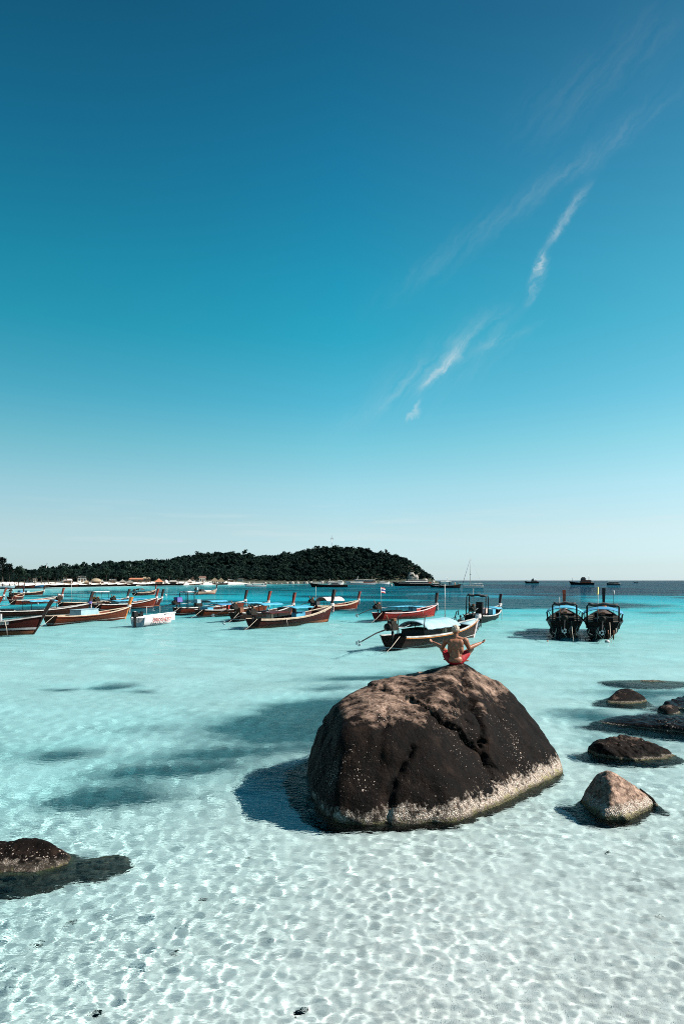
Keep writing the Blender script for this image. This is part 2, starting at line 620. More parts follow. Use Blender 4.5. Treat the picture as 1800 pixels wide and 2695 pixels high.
def sand_mat():
    m, n, l, b = new_mat('seabed_sand')
    ge = n.new('ShaderNodeNewGeometry')

    def nz_(scale, det=4, st=(1, 1, 1)):
        mp = n.new('ShaderNodeMapping')
        mp.inputs['Scale'].default_value = st
        l.new(ge.outputs['Position'], mp.inputs[0])
        t = n.new('ShaderNodeTexNoise')
        t.inputs['Scale'].default_value = scale
        t.inputs['Detail'].default_value = det
        l.new(mp.outputs[0], t.inputs['Vector'])
        return t.outputs['Fac']

    def rng(v, a, b_, c=0., d=1.):
        r = n.new('ShaderNodeMapRange')
        for i, x in enumerate((a, b_, c, d)):
            r.inputs[i + 1].default_value = x
        l.new(v, r.inputs[0])
        return r.outputs[0]

    def mix(f, a, c):
        x = n.new('ShaderNodeMixRGB')
        l.new(f, x.inputs[0])
        for i, q in ((1, a), (2, c)):
            if isinstance(q, tuple):
                x.inputs[i].default_value = (*q, 1)
            else:
                l.new(q, x.inputs[i])
        return x.outputs[0]
    base = mix(rng(nz_(.5), .35, .65), (.86, .855, .815), (.74, .74, .705))
    # coarse coral gravel and small stones on the near bottom
    pm = n.new('ShaderNodeMath')
    pm.operation = 'MULTIPLY'
    l.new(rng(nz_(5.0, 6), .47, .66), pm.inputs[0])
    l.new(rng(nz_(1.1, 3), .38, .62, .35, 1.), pm.inputs[1])
    at2 = n.new('ShaderNodeAttribute')
    at2.attribute_name = 'gravel'
    pm2 = n.new('ShaderNodeMath')
    pm2.operation = 'MULTIPLY'
    l.new(pm.outputs[0], pm2.inputs[0])
    l.new(at2.outputs['Fac'], pm2.inputs[1])
    base = mix(pm2.outputs[0], base, (.36, .365, .35))
    at = n.new('ShaderNodeAttribute')
    at.attribute_name = 'grass_and_shadow'
    ad = n.new('ShaderNodeMath')
    ad.operation = 'MULTIPLY_ADD'
    l.new(nz_(1.6, 6, (.6, 1.2, 1)), ad.inputs[0])
    ad.inputs[1].default_value = .7
    l.new(at.outputs['Fac'], ad.inputs[2])
    base = mix(rng(ad.outputs[0], .44, 1.0), base, (.075, .15, .165))
    l.new(base, b.inputs['Base Color'])
    b.inputs['Roughness'].default_value = .95
    b.inputs['Specular IOR Level'].default_value = 0
    return m


M['sand'] = sand_mat()


def rock_mat(name, tan=1.0, barn=.34, tan_h=(.75, 1.5), wet=False, bias=.0, fl=.0):
    ka = barn / .34
    """dark stained granite: tan weathered crown, pale flecks, barnacle band and green weed at the waterline"""
    m, n, l, b = new_mat(name)
    ge = n.new('ShaderNodeNewGeometry')
    pos = ge.outputs['Position']
    sp = n.new('ShaderNodeSeparateXYZ')
    l.new(pos, sp.inputs[0])
    sn = n.new('ShaderNodeSeparateXYZ')
    l.new(ge.outputs['Normal'], sn.inputs[0])

    def nz_(scale, det=5, st=(1, 1, 1), rg=.55):
        mp = n.new('ShaderNodeMapping')
        mp.inputs['Scale'].default_value = st
        l.new(pos, mp.inputs[0])
        t = n.new('ShaderNodeTexNoise')
        t.inputs['Scale'].default_value = scale
        t.inputs['Detail'].default_value = det
        t.inputs['Roughness'].default_value = rg
        l.new(mp.outputs[0], t.inputs['Vector'])
        return t.outputs['Fac']

    def rng(v, a, b_, c=0., d=1.):
        r = n.new('ShaderNodeMapRange')
        for i, x in enumerate((a, b_, c, d)):
            r.inputs[i + 1].default_value = x
        l.new(v, r.inputs[0])
        return r.outputs[0]

    def ma(op, a, c=0., e=None):
        x = n.new('ShaderNodeMath')
        x.operation = op
        for i, q in enumerate((a, c, e)):
            if q is None:
                continue
            if isinstance(q, (int, float)):
                x.inputs[i].default_value = q
            else:
                l.new(q, x.inputs[i])
        return x.outputs[0]

    def mix(f, a, c):
        x = n.new('ShaderNodeMixRGB')
        l.new(f, x.inputs[0])
        for i, q in ((1, a), (2, c)):
            if isinstance(q, tuple):
                x.inputs[i].default_value = (*q, 1)
            else:
                l.new(q, x.inputs[i])
        return x.outputs[0]
    big, mid, fine, grit = nz_(1.1, 6), nz_(4.5, 6, (1, 1, .5)), nz_(17, 5), nz_(60, 3)
    streak = nz_(3.0, 6, (1.4, 1.4, .22), .6)
    dark = mix(rng(mid, .35, .68), (.0100, .0066, .0053), (.0032, .0028, .0027))
    dark = mix(rng(streak, .54, .76, 0, .8), dark, (.034, .020, .014))
    dark = mix(rng(grit, .60, .75, 0, .4), dark, (.060, .040, .030))
    tanc = mix(rng(fine, .36, .64), (.52, .345, .255), (.10, .060, .044))
    tanc = mix(rng(grit, .56, .70, 0, .8), tanc, (.06, .045, .038))
    # weathered crown: where the surface is high and faces up
    f = ma('ADD', ma('MULTIPLY', rng(sp.outputs[2], *tan_h), 1.0), ma('MULTIPLY', sn.outputs[2], .55))
    f = ma('ADD', f, ma('MULTIPLY', ma('SUBTRACT', big, .5), 1.5))
    f = ma('ADD', f, ma('MULTIPLY', ma('SUBTRACT', mid, .5), 1.9))
    f = ma('ADD', f, ma('MULTIPLY', ma('SUBTRACT', fine, .5), 1.1))
    col = mix(ma('MULTIPLY', rng(f, 1.26 - bias, 1.80 - bias), tan), dark, tanc)
    # pale flecks of lichen
    sp1 = nz_(30, 3, (1, 1, 1.5), .6)
    f2 = ma('ADD', sp1, ma('MULTIPLY', ma('SUBTRACT', big, .5), .55))
    f2 = ma('ADD', f2, ma('MULTIPLY', rng(sp.outputs[0], 2.4, -.4), .035))
    col = mix(rng(f2, .725 - fl, .765 - fl), col, (.60, .47, .39))
    # barnacles
    zz = ma('ADD', sp.outputs[2], ma('MULTIPLY', ma('SUBTRACT', mid, .5), .42 * ka))
    zz = ma('ADD', zz, ma('MULTIPLY', ma('SUBTRACT', fine, .5), .40 * ka))
    zz = ma('ADD', zz, ma('MULTIPLY', ma('SUBTRACT', big, .5), .40 * ka))
    zz = ma('ADD', zz, rng(sp.outputs[0], -.6, 3.0, .12 * ka, -.04 * ka))
    bm_ = rng(zz, barn, barn * .62)
    vb = n.new('ShaderNodeTexVoronoi')
    vb.inputs['Scale'].default_value = 46
    l.new(pos, vb.inputs['Vector'])
    bcol = mix(rng(vb.outputs['Distance'], .2, .62), (.84, .74, .63), (.30, .22, .17))
    bcol = mix(rng(fine, .52, .66, 0, .8), bcol, (.06, .045, .036))
    clump = nz_(7.5, 4, (1, 1, .7), .6)
    bm_ = ma('MULTIPLY', bm_, rng(ma('ADD', clump, rng(sp.outputs[0], -.6, 3.0, -.13, .09)), .36, .50, .12, 1.0))  # barnacles thin out leftwards, painting in the grazing shade on that side
    col = mix(bm_, col, bcol)
    weed = ma('MULTIPLY', rng(zz, .10 * ka, .02 * ka), .75)
    col = mix(weed, col, mix(rng(fine, .42, .6), (.34, .30, .12), (.05, .05, .03)))
    wetb = ma('MULTIPLY', rng(ma('ADD', sp.outputs[2], ma('MULTIPLY', ma('SUBTRACT', fine, .5), .09)), .075, .035), .62)
    col = mix(wetb, col, (.022, .019, .014))
    below = rng(sp.outputs[2], .0, -.12)
    col = mix(below, col, mix(rng(fine, .4, .62), (.03, .034, .03), (.11, .10, .08)))
    l.new(col, b.inputs['Base Color'])
    b.inputs['Roughness'].default_value = .3 if wet else .72
    b.inputs['Specular IOR Level'].default_value = .16 if wet else .06
    h = ma('ADD', ma('MULTIPLY', fine, .5), ma('MULTIPLY', grit, .22))
    h = ma('ADD', h, ma('MULTIPLY', ma('MULTIPLY', rng(vb.outputs['Distance'], .6, .1), bm_), .35))
    h = ma('ADD', h, ma('MULTIPLY', mid, .6))
    bp = n.new('ShaderNodeBump')
    bp.inputs['Strength'].default_value = .75
    bp.inputs['Distance'].default_value = .055
    l.new(h, bp.inputs['Height'])
    l.new(bp.outputs[0], b.inputs['Normal'])
    return m


M['rock'] = rock_mat('stained_granite', barn=.29)
M['rock_wet'] = rock_mat('wet_rock', tan=.15, barn=.03, tan_h=(.2, .6), wet=True)
M['rock_low'] = rock_mat('low_granite', tan=.75, barn=.03, tan_h=(-.05, .5), bias=.22)
M['rock_pale'] = rock_mat('pale_granite', tan=1.0, barn=.16, tan_h=(-.35, .15), bias=.6)
M['rock_barn'] = rock_mat('barnacled_granite', tan=.0, barn=.11, tan_h=(.1, .6), fl=.09)

# ------------------------------------------------------------------ shoreline, land and seabed
SHORE = [((px - CX) / FPX * Y, Y) for px, Y in ((-900, 150), (-500, 190), (-200, 235), (0, 285), (120, 350), (240, 395), (440, 485), (560, 565), (700, 680),
                                               (850, 760), (1000, 805), (1130, 828), (1178, 846), (1172, 890), (1090, 1010), (880, 1300))]
POLY = np.array(SHORE + [(-900, 1500), (-1500, 400)])


def shore_sd(X, Y):
    """signed distance to the shoreline, positive on land"""
    X, Y = np.asarray(X, float), np.asarray(Y, float)
    d = np.full(X.shape, 1e9)
    ins = np.zeros(X.shape, bool)
    n = len(POLY)
    for i in range(n):
        x0, y0 = POLY[i]
        x1, y1 = POLY[(i + 1) % n]
        ex, ey = x1 - x0, y1 - y0
        t = np.clip(((X - x0) * ex + (Y - y0) * ey) / (ex * ex + ey * ey), 0, 1)
        d = np.minimum(d, np.hypot(X - x0 - t * ex, Y - y0 - t * ey))
        c = ((y0 > Y) != (y1 > Y)) & (X < (x1 - x0) * (Y - y0) / (y1 - y0 + 1e-12) + x0)
        ins ^= c
    return np.where(ins, d, -d)


RIDGE = [((px - CX) / FPX * Y, Y, z) for px, Y, z in ((1165, 862, 2), (1140, 866, 4.5), (1112, 872, 8), (1090, 880, 13), (1065, 890, 18.5), (1040, 900, 23.5), (1000, 915, 30), (930, 930, 36.5), (868, 940, 40), (800, 935, 33),
                                                     (720, 925, 25), (690, 920, 22), (615, 900, 30), (550, 870, 26), (500, 830, 20), (460, 780, 14.5), (410, 710, 11),
                                                     (370, 640, 9), (300, 560, 2.5), (200, 500, 1), (0, 420, .5))]


def land_z(X, Y):
    sd = shore_sd(X, Y)
    h = np.zeros(sd.shape)
    for (x0, y0, z0), (x1, y1, z1) in zip(RIDGE[:-1], RIDGE[1:]):
        ex, ey = x1 - x0, y1 - y0
        t = np.clip(((X - x0) * ex + (Y - y0) * ey) / (ex * ex + ey * ey), 0, 1)
        d = np.hypot(X - x0 - t * ex, Y - y0 - t * ey)
        z = z0 + t * (z1 - z0)
        h = np.maximum(h, z * np.exp(-(d / 75.0) ** 2))
    h = h * sstep(2, 55, sd)
    beach = np.where(sd > 0, 2.5 * sstep(0, 26, sd), np.maximum(sd * .09, -8))
    n = fbm(np.stack([X * .03, Y * .03, 0 * X], -1), 3)
    return beach + h + n * 1.2 * sstep(15, 60, sd)


GRASS_SHADOW = []
for (x, y, rx, ry, s) in [(610, 1640, 190, 34, 1.25), (740, 1600, 170, 22, 1.15), (430, 1745, 210, 26, 1.0), (280, 1800, 190, 30, 1), (560, 1700, 200, 26, .75), (110, 1703, 120, 13, .75), (255, 1565, 50, 6, .9), (330, 1572, 36, 5, .7),
                          (140, 1569, 38, 4, .8), (900, 1552, 170, 15, .85), (1010, 1525, 90, 9, .7), (1225, 1448, 60, 7, .8), (660, 1760, 120, 26, .6),
                          (1500, 1590, 130, 18, .8), (1480, 1640, 140, 26, .9), (1340, 1625, 80, 14, .7), (1400, 1690, 90, 20, .7), (960, 1470, 60, 5, .6), (1350, 1830, 60, 20, .5)]:  # sea grass, plus one patch left of the dome rock painting in rock shadow
    g = G(x * 1.148, y * 1.148)
    GRASS_SHADOW.append((g.x, g.y, rx * .000639 * g.y, ry * 1.148 * g.y ** 2 / (CH * FPX), s))


def sg_near(X, Y):
    wx_ = fbm(np.stack([X * .22, Y * .22, 0 * X + 12], -1), 4, .55)
    wy_ = fbm(np.stack([X * .16, Y * .30, 0 * X + 22], -1), 4, .55)
    q = np.zeros(X.shape)
    for (gx_, gy_, rx_, ry_, s_) in GRASS_SHADOW:
        q = np.maximum(q, s_ * np.exp(-((X - gx_ + rx_ * wx_) / rx_) ** 2 - ((Y - gy_ - .12 * (X - gx_) + ry_ * 1.7 * wy_) / ry_) ** 2))
    return q


def depth(X, Y):
    """water depth over the bottom"""
    r = np.hypot(X * .6, Y)
    base = np.interp(r, [0, 5.5, 8, 11, 16, 25, 40, 60, 80, 110, 160, 250, 500, 2000, 40000], [.14, .20, .28, .40, .58, .74, .92, 1.25, 2.5, 4.6, 6.6, 8.5, 10, 11, 11])
    base = base + np.clip(-X * .075, -.05, .42) * sstep(30, 8, Y)
    base = base + .3 * sg_near(X, Y) * sstep(7, 13, Y)
    sd = -shore_sd(X, Y)
    near = np.clip(.25 + sd * .035, .1, 30)
    base = np.where(near < base, near, base)
    n = fbm(np.stack([X * .35, Y * .35, 0 * X], -1), 3)
    n2 = fbm(np.stack([X * .03, Y * .03, 0 * X + 4], -1), 3)
    return np.maximum(base * (1 + .10 * n * sstep(60, 20, Y) + .45 * n2 * sstep(30, 70, Y)), .12)


def fan(y0, y1, segs, umax, ncol):
    """rows that widen with distance; segs = [(y, ratio)...] sets the row spacing"""
    ys = [y0]
    while ys[-1] < y1:
        k = segs(ys[-1]) if callable(segs) else [r for yy_, r in segs if ys[-1] >= yy_][-1]
        ys.append(ys[-1] * (1 + k))
    ys = np.array(ys)
    us = np.concatenate([np.linspace(-1.5, -umax, 26)[:-1], np.linspace(-umax, umax, ncol), np.linspace(umax, 1.5, 26)[1:]])
    Y, U = np.meshgrid(ys, us, indexing='ij')
    X = U * (Y + 2.0)
    i = np.arange(Y.size).reshape(Y.shape)
    F = np.stack([i[:-1, :-1], i[:-1, 1:], i[1:, 1:], i[1:, :-1]], -1).reshape(-1, 4)
    return X, Y, F, i


# seabed
X, Y, F, I = fan(1.2, 45000, [(0, .012), (60, .02), (300, .05)], .75, 220)
Z = -depth(X, Y)
sg = np.zeros(X.shape)
sg = np.maximum(sg, sg_near(X, Y))
far_n = fbm(np.stack([X * .022, Y * .028, 0 * X + 9], -1), 7, .6)
farm = sstep(66, 84, Y + .10 * X) * sstep(-.1, .42, far_n + .12 + .0022 * X) * .95
far2 = sstep(110, 240, Y) * .5 * sstep(20, 90, -shore_sd(X, Y))
sg = np.maximum(sg, np.maximum(farm, far2))
me = np_mesh('seabed', np.stack([X, Y, Z], -1).reshape(-1, 3), F, True)
for nm, arr in (('grass_and_shadow', sg), ('gravel', sstep(26, 7, np.hypot(X - 2, Y)) * np.clip(.35 + .16 * X, .1, 1))):
    at = me.attributes.new(nm, 'FLOAT', 'POINT')
    at.data.foreach_set('value', arr.astype(np.float32).ravel())
seabed = tag(link('seabed', me, None, M['sand']), 'pale sand sea bottom with dark patches of sea grass and painted rock shadow', kind='structure')
seabed.cycles.is_caustics_receiver = True

# land
gx, gy = np.meshgrid(np.linspace(-640, 135, 200), np.linspace(150, 1240, 280), indexing='ij')
gz = land_z(gx, gy)
i = np.arange(gx.size).reshape(gx.shape)
F = np.stack([i[:-1, :-1], i[1:, :-1], i[1:, 1:], i[:-1, 1:]], -1).reshape(-1, 4)
me = np_mesh('land', np.stack([gx, gy, gz], -1).reshape(-1, 3), F, True)
land = link('land', me)
m, n, l, b = new_mat('beach_and_soil')
ge = n.new('ShaderNodeNewGeometry')
s = n.new('ShaderNodeSeparateXYZ')
l.new(ge.outputs['Position'], s.inputs[0])
t = n.new('ShaderNodeTexNoise')
t.inputs['Scale'].default_value = .15
t.inputs['Detail'].default_value = 6
l.new(ge.outputs['Position'], t.inputs['Vector'])
w = n.new('ShaderNodeMath')
w.operation = 'MULTIPLY_ADD'
l.new(t.outputs['Fac'], w.inputs[0])
w.inputs[1].default_value = .9
l.new(s.outputs[2], w.inputs[2])
r = n.new('ShaderNodeMapRange')
r.inputs[1].default_value, r.inputs[2].default_value = 2.75, 3.3
hx = n.new('ShaderNodeMapRange')                                   # past the beach the foot of the hill is soil and rock
hx.inputs[1].default_value, hx.inputs[2].default_value, hx.inputs[3].default_value, hx.inputs[4].default_value = -105, -75, 0, 4
l.new(s.outputs[0], hx.inputs[0])
wx = n.new('ShaderNodeMath')
l.new(w.outputs[0], wx.inputs[0])
l.new(hx.outputs[0], wx.inputs[1])
l.new(wx.outputs[0], r.inputs[0])
x = n.new('ShaderNodeMixRGB')
x.inputs[1].default_value = (.84, .78, .70, 1)
x.inputs[2].default_value = (.045, .05, .03, 1)
l.new(r.outputs[0], x.inputs[0])
l.new(x.outputs[0], b.inputs['Base Color'])
b.inputs['Roughness'].default_value = .95
land.data.materials.append(m)
tag(land, 'white sand beach and wooded hill across the bay', kind='structure')

# sea
X, Y, F, I = fan(1.5, 45000, lambda q: .012 if q < 4.3 else min(.15, .0023 * (1 + (q / 20) ** 1.25)), .58, 780)
wr = np.random.default_rng(4)
Z = np.zeros(X.shape)
sp_y = np.gradient(Y, axis=0)
sp_x = np.gradient(X, axis=1)
spc = np.maximum(np.abs(sp_y), np.abs(sp_x))
for k in range(44):
    lam = .06 * 1.115 ** (k % 22) * wr.uniform(.92, 1.08)
    th = wr.normal(1.15, .85) + (PI if wr.random() < .5 else 0)
    kk = 2 * PI / lam
    amp = .00100 * (lam / .3) ** .82
    ph = wr.uniform(0, 6.28)
    along = X * math.cos(th) + Y * math.sin(th)
    across = -X * math.sin(th) + Y * math.cos(th)
    Z += amp * np.clip((lam / spc - 2.2) / 6, 0, 1) * np.sin(kk * along + ph + 1.1 * np.sin(kk * .33 * across + ph * 3) + .6 * np.sin(kk * .21 * along + ph * 5))
for lam, amp, th in ((2.1, .012, 1.2), (3.4, .02, .8), (5.5, .03, 1.5), (9.0, .04, 1.0)):
    kk = 2 * PI / lam
    Z += amp * np.clip((lam / spc - 2.5) / 3, 0, 1) * np.sin(kk * (X * math.cos(th) + Y * math.sin(th)) + .8 * np.sin(kk * .4 * (Y * math.cos(th) - X * math.sin(th)))) * sstep(4, 25, Y)
Z *= (.95 + .75 * np.clip(fbm(np.stack([X * .45, Y * .45, 0 * X + 2], -1), 3), -.8, .8)) * sstep(20000, 400, Y)
V = np.stack([X, Y, Z], -1).reshape(-1, 3)
me = np_mesh('sea', V, F, True)
at = me.attributes.new('depth', 'FLOAT', 'POINT')
at.data.foreach_set('value', depth(X, Y).astype(np.float32).ravel())
sea = tag(link('sea', me, None, M['water']), 'clear turquoise sea water', kind='structure')
sea.cycles.is_caustics_caster = True


# ------------------------------------------------------------------ rocks
def ico(n):
    bm = bmesh.new()
    bmesh.ops.create_icosphere(bm, subdivisions=n, radius=1)
    V_ = np.array([v.co[:] for v in bm.verts])
    F_ = np.array([[v.index for v in f.verts] for f in bm.faces])
    bm.free()
    return V_, F_


ICO = {}


def boulder(name, pts, label, mkey, sub=5, power=14, rough=.06, freq=1.3, seed=0, cracks=(), dents=(), group=None, lumps=.0, grow=1.03, ledges=()):
    """a boulder from a cloud of measured points: rounded hull, weathering noise, real grooves"""
    pts = [Vector(p) for p in pts]
    bm = bmesh.new()
    for p in pts:
        bm.verts.new(p)
    r_ = bmesh.ops.convex_hull(bm, input=bm.verts[:])
    dead = {q for e in ('geom_interior', 'geom_unused') for q in r_[e] if isinstance(q, bmesh.types.BMVert)}
    bmesh.ops.delete(bm, geom=list(dead), context='VERTS')
    bmesh.ops.recalc_face_normals(bm, faces=bm.faces)
    lo = Vector([min(p[i] for p in pts) for i in range(3)])
    hi = Vector([max(p[i] for p in pts) for i in range(3)])
    c = (lo + hi) / 2
    c.z = lo.z * .62 + hi.z * .38
    N, dd = [], []
    for f in bm.faces:
        f.normal_update()
        d_ = f.normal.dot(f.verts[0].co - c)
        if d_ > .02:
            N.append(f.normal[:])
            dd.append(d_)
    bm.free()
    N, dd = np.array(N), np.array(dd)
    if sub not in ICO:
        ICO[sub] = ico(sub)
    U, F_ = ICO[sub]
    q = np.clip((U @ N.T) / dd[None], 0, None) ** power
    r = q.sum(1) ** (-1 / power) * grow
    size = float(np.mean(r))
    W = U * r[:, None] + np.array(c)
    so = np.array((seed * 3.7, seed * 1.9, seed * 5.1))
    dsp = rough * size * (fbm(W * freq / size * 1.6 + so, 5, .52))
    ridg = 1 - np.abs(fbm(W * freq / size * 1.1 + so + 31, 4)) * 2
    dsp -= rough * size * .5 * np.clip(ridg, 0, 1) ** 6
    if lumps:
        dsp += lumps * np.clip(fbm(W * 3.2 + so, 3), -.2, 1)
    for (dc, dr, dv) in dents:
        dsp -= dv * np.exp(-(((W - np.array(dc)) / dr) ** 2).sum(1))
    # grooves follow lines measured on the face that looks towards the photographer
    nrm = U
    sx = CX + W[:, 0] / W[:, 1] * FPX
    sy = HY + (CH - W[:, 2]) / W[:, 1] * FPX
    wob = 16 * fbm(W * 2.6 + so + 5, 4, .6)
    wob2 = 12 * fbm(W * 2.6 + so + 55, 4, .6)
    for (line, wid, dep) in cracks:
        best = np.full(len(W), 1e9)
        for a, b_ in zip(line[:-1], line[1:]):
            a = np.array(a) * 1.148
            b_ = np.array(b_) * 1.148
            e = b_ - a
            t_ = np.clip(((sx - a[0]) * e[0] + (sy - a[1]) * e[1]) / (e @ e), 0, 1)
            best = np.minimum(best, np.hypot(sx + wob - a[0] - t_ * e[0], sy + wob2 - a[1] - t_ * e[1]))
        facing = W[:, 1] < c.y + .9
        dsp -= np.where(facing, dep * np.exp(-best / (wid * .7)) * (.65 + .7 * np.clip(fbm(W * 2.2 + so + 17, 2) + .4, 0, 1)), 0)
    # ledges: a slab that stands proud on one side of a line (right-hand side going along it)
    for (line, reach, amp) in ledges:
        best = np.full(len(W), 1e9)
        sgn = np.zeros(len(W))
        for a, b_ in zip(line[:-1], line[1:]):
            a = np.array(a) * 1.148
            b_ = np.array(b_) * 1.148
            e = b_ - a
            qx, qy = sx + wob - a[0], sy + wob2 - a[1]
            t_ = np.clip((qx * e[0] + qy * e[1]) / (e @ e), 0, 1)
            d_ = np.hypot(qx - t_ * e[0], qy - t_ * e[1])
            cr = (e[0] * qy - e[1] * qx) / np.linalg.norm(e)
            up = d_ < best
            sgn = np.where(up, cr, sgn)
            best = np.where(up, d_, best)
        facing = W[:, 1] < c.y + .9
        dsp += np.where(facing & (sgn < 0), amp * np.exp(-best / reach), 0) * sstep(0, 4, best)
    W = W + U * dsp[:, None]
    base = Vector((c.x, c.y, min(0.0, float(W[:, 2].min()))))
    me_ = np_mesh(name, W - np.array(base), F_, True)
    o = link(name, me_, None, M[mkey])
    o.location = base
    tag(o, label, 'rock', group)
    o.cycles.is_caustics_receiver = True
    return o, W


main_pts = [(-.15, 10.35, -.9), (-.8, 11.6, -.9), (.2, 10.2, -.9), (1.1, 10.2, -.9), (2.2, 10.9, -.9), (3.3, 11.9, -.9), (3.95, 12.8, -.9), (4.2, 14, -.9), (3.6, 15.6, -.9), (1.5, 16, -.9), (-.3, 15, -.9), (-.9, 13.0, -.9),
            D(708, 1880, 11.0), D(770, 1893, 9.98), D(860, 1894, 9.98), D(950, 1894, 10.0), D(1070, 1880, 10.25), D(1130, 1850, 10.8), D(1205, 1816, 11.6), D(1298, 1780, 12.6),
            D(706, 1800, 11.5), D(722, 1715, 12.0), D(750, 1638, 12.1), D(772, 1606, 12.2), D(776, 1690, 10.75), D(768, 1790, 10.3), D(805, 1588, 12.4), D(880, 1575, 12.8), D(850, 1672, 10.75), D(785, 1655, 11.05), D(1000, 1680, 10.95),
            D(1115, 1690, 11.7), D(1230, 1720, 12.5), D(1296, 1762, 12.75), D(1280, 1716, 13.0), D(1240, 1670, 13.2), D(1200, 1626, 13.4), D(1162, 1578, 13.6), D(1105, 1540, 13.7), D(1066, 1524, 13.6), D(1030, 1524, 13.5),
            D(960, 1562, 13.1), (2.2, 14.6, 1.55), (.6, 14.2, 1.35), (3.4, 14.8, .75), (2.0, 15.4, .9), (-.4, 13.5, .9)]
rock, RW = boulder('granite_boulder', main_pts, 'largest dark granite boulder with white barnacle band, the man seated on top', 'rock', 7, 34, .038, 1.6, 3,
                   cracks=[([(1052, 1560), (1078, 1610), (1098, 1650), (1112, 1710), (1122, 1760), (1132, 1790)], 9, .24),
                           ([(1010, 1640), (1050, 1672), (1090, 1708)], 15, .15), ([(1020, 1640), (1068, 1660), (1090, 1700)], 12, .10),
                           ([(880, 1578), (930, 1596), (985, 1612), (1065, 1618)], 8, .12),
                           ([(940, 1720), (905, 1790), (892, 1840), (886, 1895)], 9, .22),
                           ([(885, 1630), (872, 1690), (868, 1750)], 9, .10), ([(1075, 1620), (1140, 1640), (1180, 1650)], 6, .03),
                           ([(740, 1650), (760, 1700), (765, 1790)], 12, .05), ([(980, 1560), (1010, 1575), (1045, 1572)], 7, .06)],
                   dents=[(D(970, 1548, 13.2), .34, .10), (D(1000, 1548, 13.4), .22, .07), (D(1075, 1700, 11.4), .35, .07), (D(1046, 1540, 13.5), .30, -.07)], lumps=.02, grow=1.035,
                   ledges=[([(1000, 1636), (1045, 1668), (1092, 1712)], 60, .13), ([(872, 1580), (930, 1600), (985, 1616), (1070, 1622)], 50, .06)])


def top_of(W, x, y, rad=.12):
    d = np.hypot(W[:, 0] - x, W[:, 1] - y)
    return float(W[d < rad][:, 2].max())


def ring(cx_, cy_, rx, ry, z, n=9, rot=0., seed=1):
    q = random.Random(seed)
    out = []
    for k in range(n):
        a = 2 * PI * k / n
        s_ = q.uniform(.88, 1.1)
        x_, y_ = rx * s_ * math.cos(a), ry * s_ * math.sin(a)
        out.append((cx_ + x_ * math.cos(rot) - y_ * math.sin(rot), cy_ + x_ * math.sin(rot) + y_ * math.cos(rot), z))
    return out


boulder('granite_boulder', ring(4.16, 10.85, .72, .55, -.6) + [D(1338, 1855, 10.9), D(1372, 1874, 10.3), D(1440, 1880, 10.2), D(1350, 1800, 11.1), D(1368, 1774, 11.1), D(1396, 1764, 10.95), D(1404, 1800, 10.55), D(1395, 1850, 10.3), D(1432, 1782, 10.9),
        D(1462, 1812, 10.9), D(1500, 1835, 10.9), (4.2, 11.3, .42), (4.55, 11.3, .1)], 'pale pointed boulder beside the right foot of the largest boulder', 'rock_pale', 6, 26, .06, 1.5, 8)
boulder('granite_boulder', ring(4.98, 10.95, .32, .16, -.5, rot=-.5) + [D(1462, 1800, 11.1), D(1490, 1822, 11.0), D(1508, 1838, 10.9), (4.9, 11.2, .17)],
        'small flat stone leaning on the right of the pale pointed boulder', 'rock_low', 4, 14, .08, 1.6, 9)
boulder('granite_boulder', ring(8.5, 20.7, 1.0, .9, -.8) + [D(1384, 1610, 20.2), D(1405, 1588, 20.6), D(1440, 1574, 20.9), D(1468, 1582, 20.8), D(1490, 1605, 20.4), D(1440, 1614, 19.9), (8.6, 21.4, .2)],
        'smooth round dome rock, most distant of the right-hand rocks above water', 'rock_low', 5, 12, .05, 1.4, 12)
boulder('granite_boulder', ring(6.15, 14.35, 1.25, .7, -.7, rot=-.2) + [D(1345, 1697, 14.6), D(1385, 1680, 14.7), D(1410, 1674, 14.7), D(1460, 1684, 14.6), D(1520, 1700, 14.4), D(1556, 1730, 13.9), D(1530, 1740, 13.7),
        D(1440, 1730, 13.7), D(1380, 1712, 13.9), (6.2, 15.0, .1)], 'long mottled brown rock above water behind the pale pointed boulder', 'rock_low', 6, 12, .09, 2.0, 14, lumps=.06)
boulder('granite_boulder', ring(8.1, 16.9, 2.1, .75, -.7, rot=-.42) + [(6.3, 17.3, .0), (7.1, 17.6, .22), (8.4, 17.0, .30), (9.8, 16.4, .34), (7.3, 16.6, .12), (8.6, 15.7, .20), (9.8, 15.2, .22)],
        'long low black wet slab running off the right edge', 'rock_wet', 6, 12, .06, 2.2, 15, lumps=.04)
boulder('granite_boulder', ring(10.0, 19.8, .95, .6, -.7) + [D(1515, 1606, 19.8), D(1545, 1596, 20.2), D(1568, 1588, 20.5), D(1620, 1590, 20.3), D(1560, 1622, 19.0), D(1620, 1624, 18.9)],
        'dark jagged rock cut by the right edge near the dome rock', 'rock_wet', 5, 12, .10, 2.0, 17, lumps=.06)
boulder('granite_boulder', ring(8.95, 18.4, .55, .35, -.6) + [D(1505, 1618, 18.9), D(1530, 1610, 19.0), D(1552, 1616, 18.8), D(1530, 1628, 18.2)],
        'small brown rock barely breaking the water below the jagged rock', 'rock_low', 4, 12, .12, 2.0, 18)
boulder('granite_boulder', ring(11.1, 24.6, 2.0, 1.1, -.8, rot=-.15) + [(10.0, 24.2, -.05), (10.6, 24.6, .035), (11.2, 24.8, .03), (12.0, 24.2, -.02)],
        'flat dark reef awash beyond the dome rock', 'rock_wet', 5, 12, .07, 2.2, 19, lumps=.03)
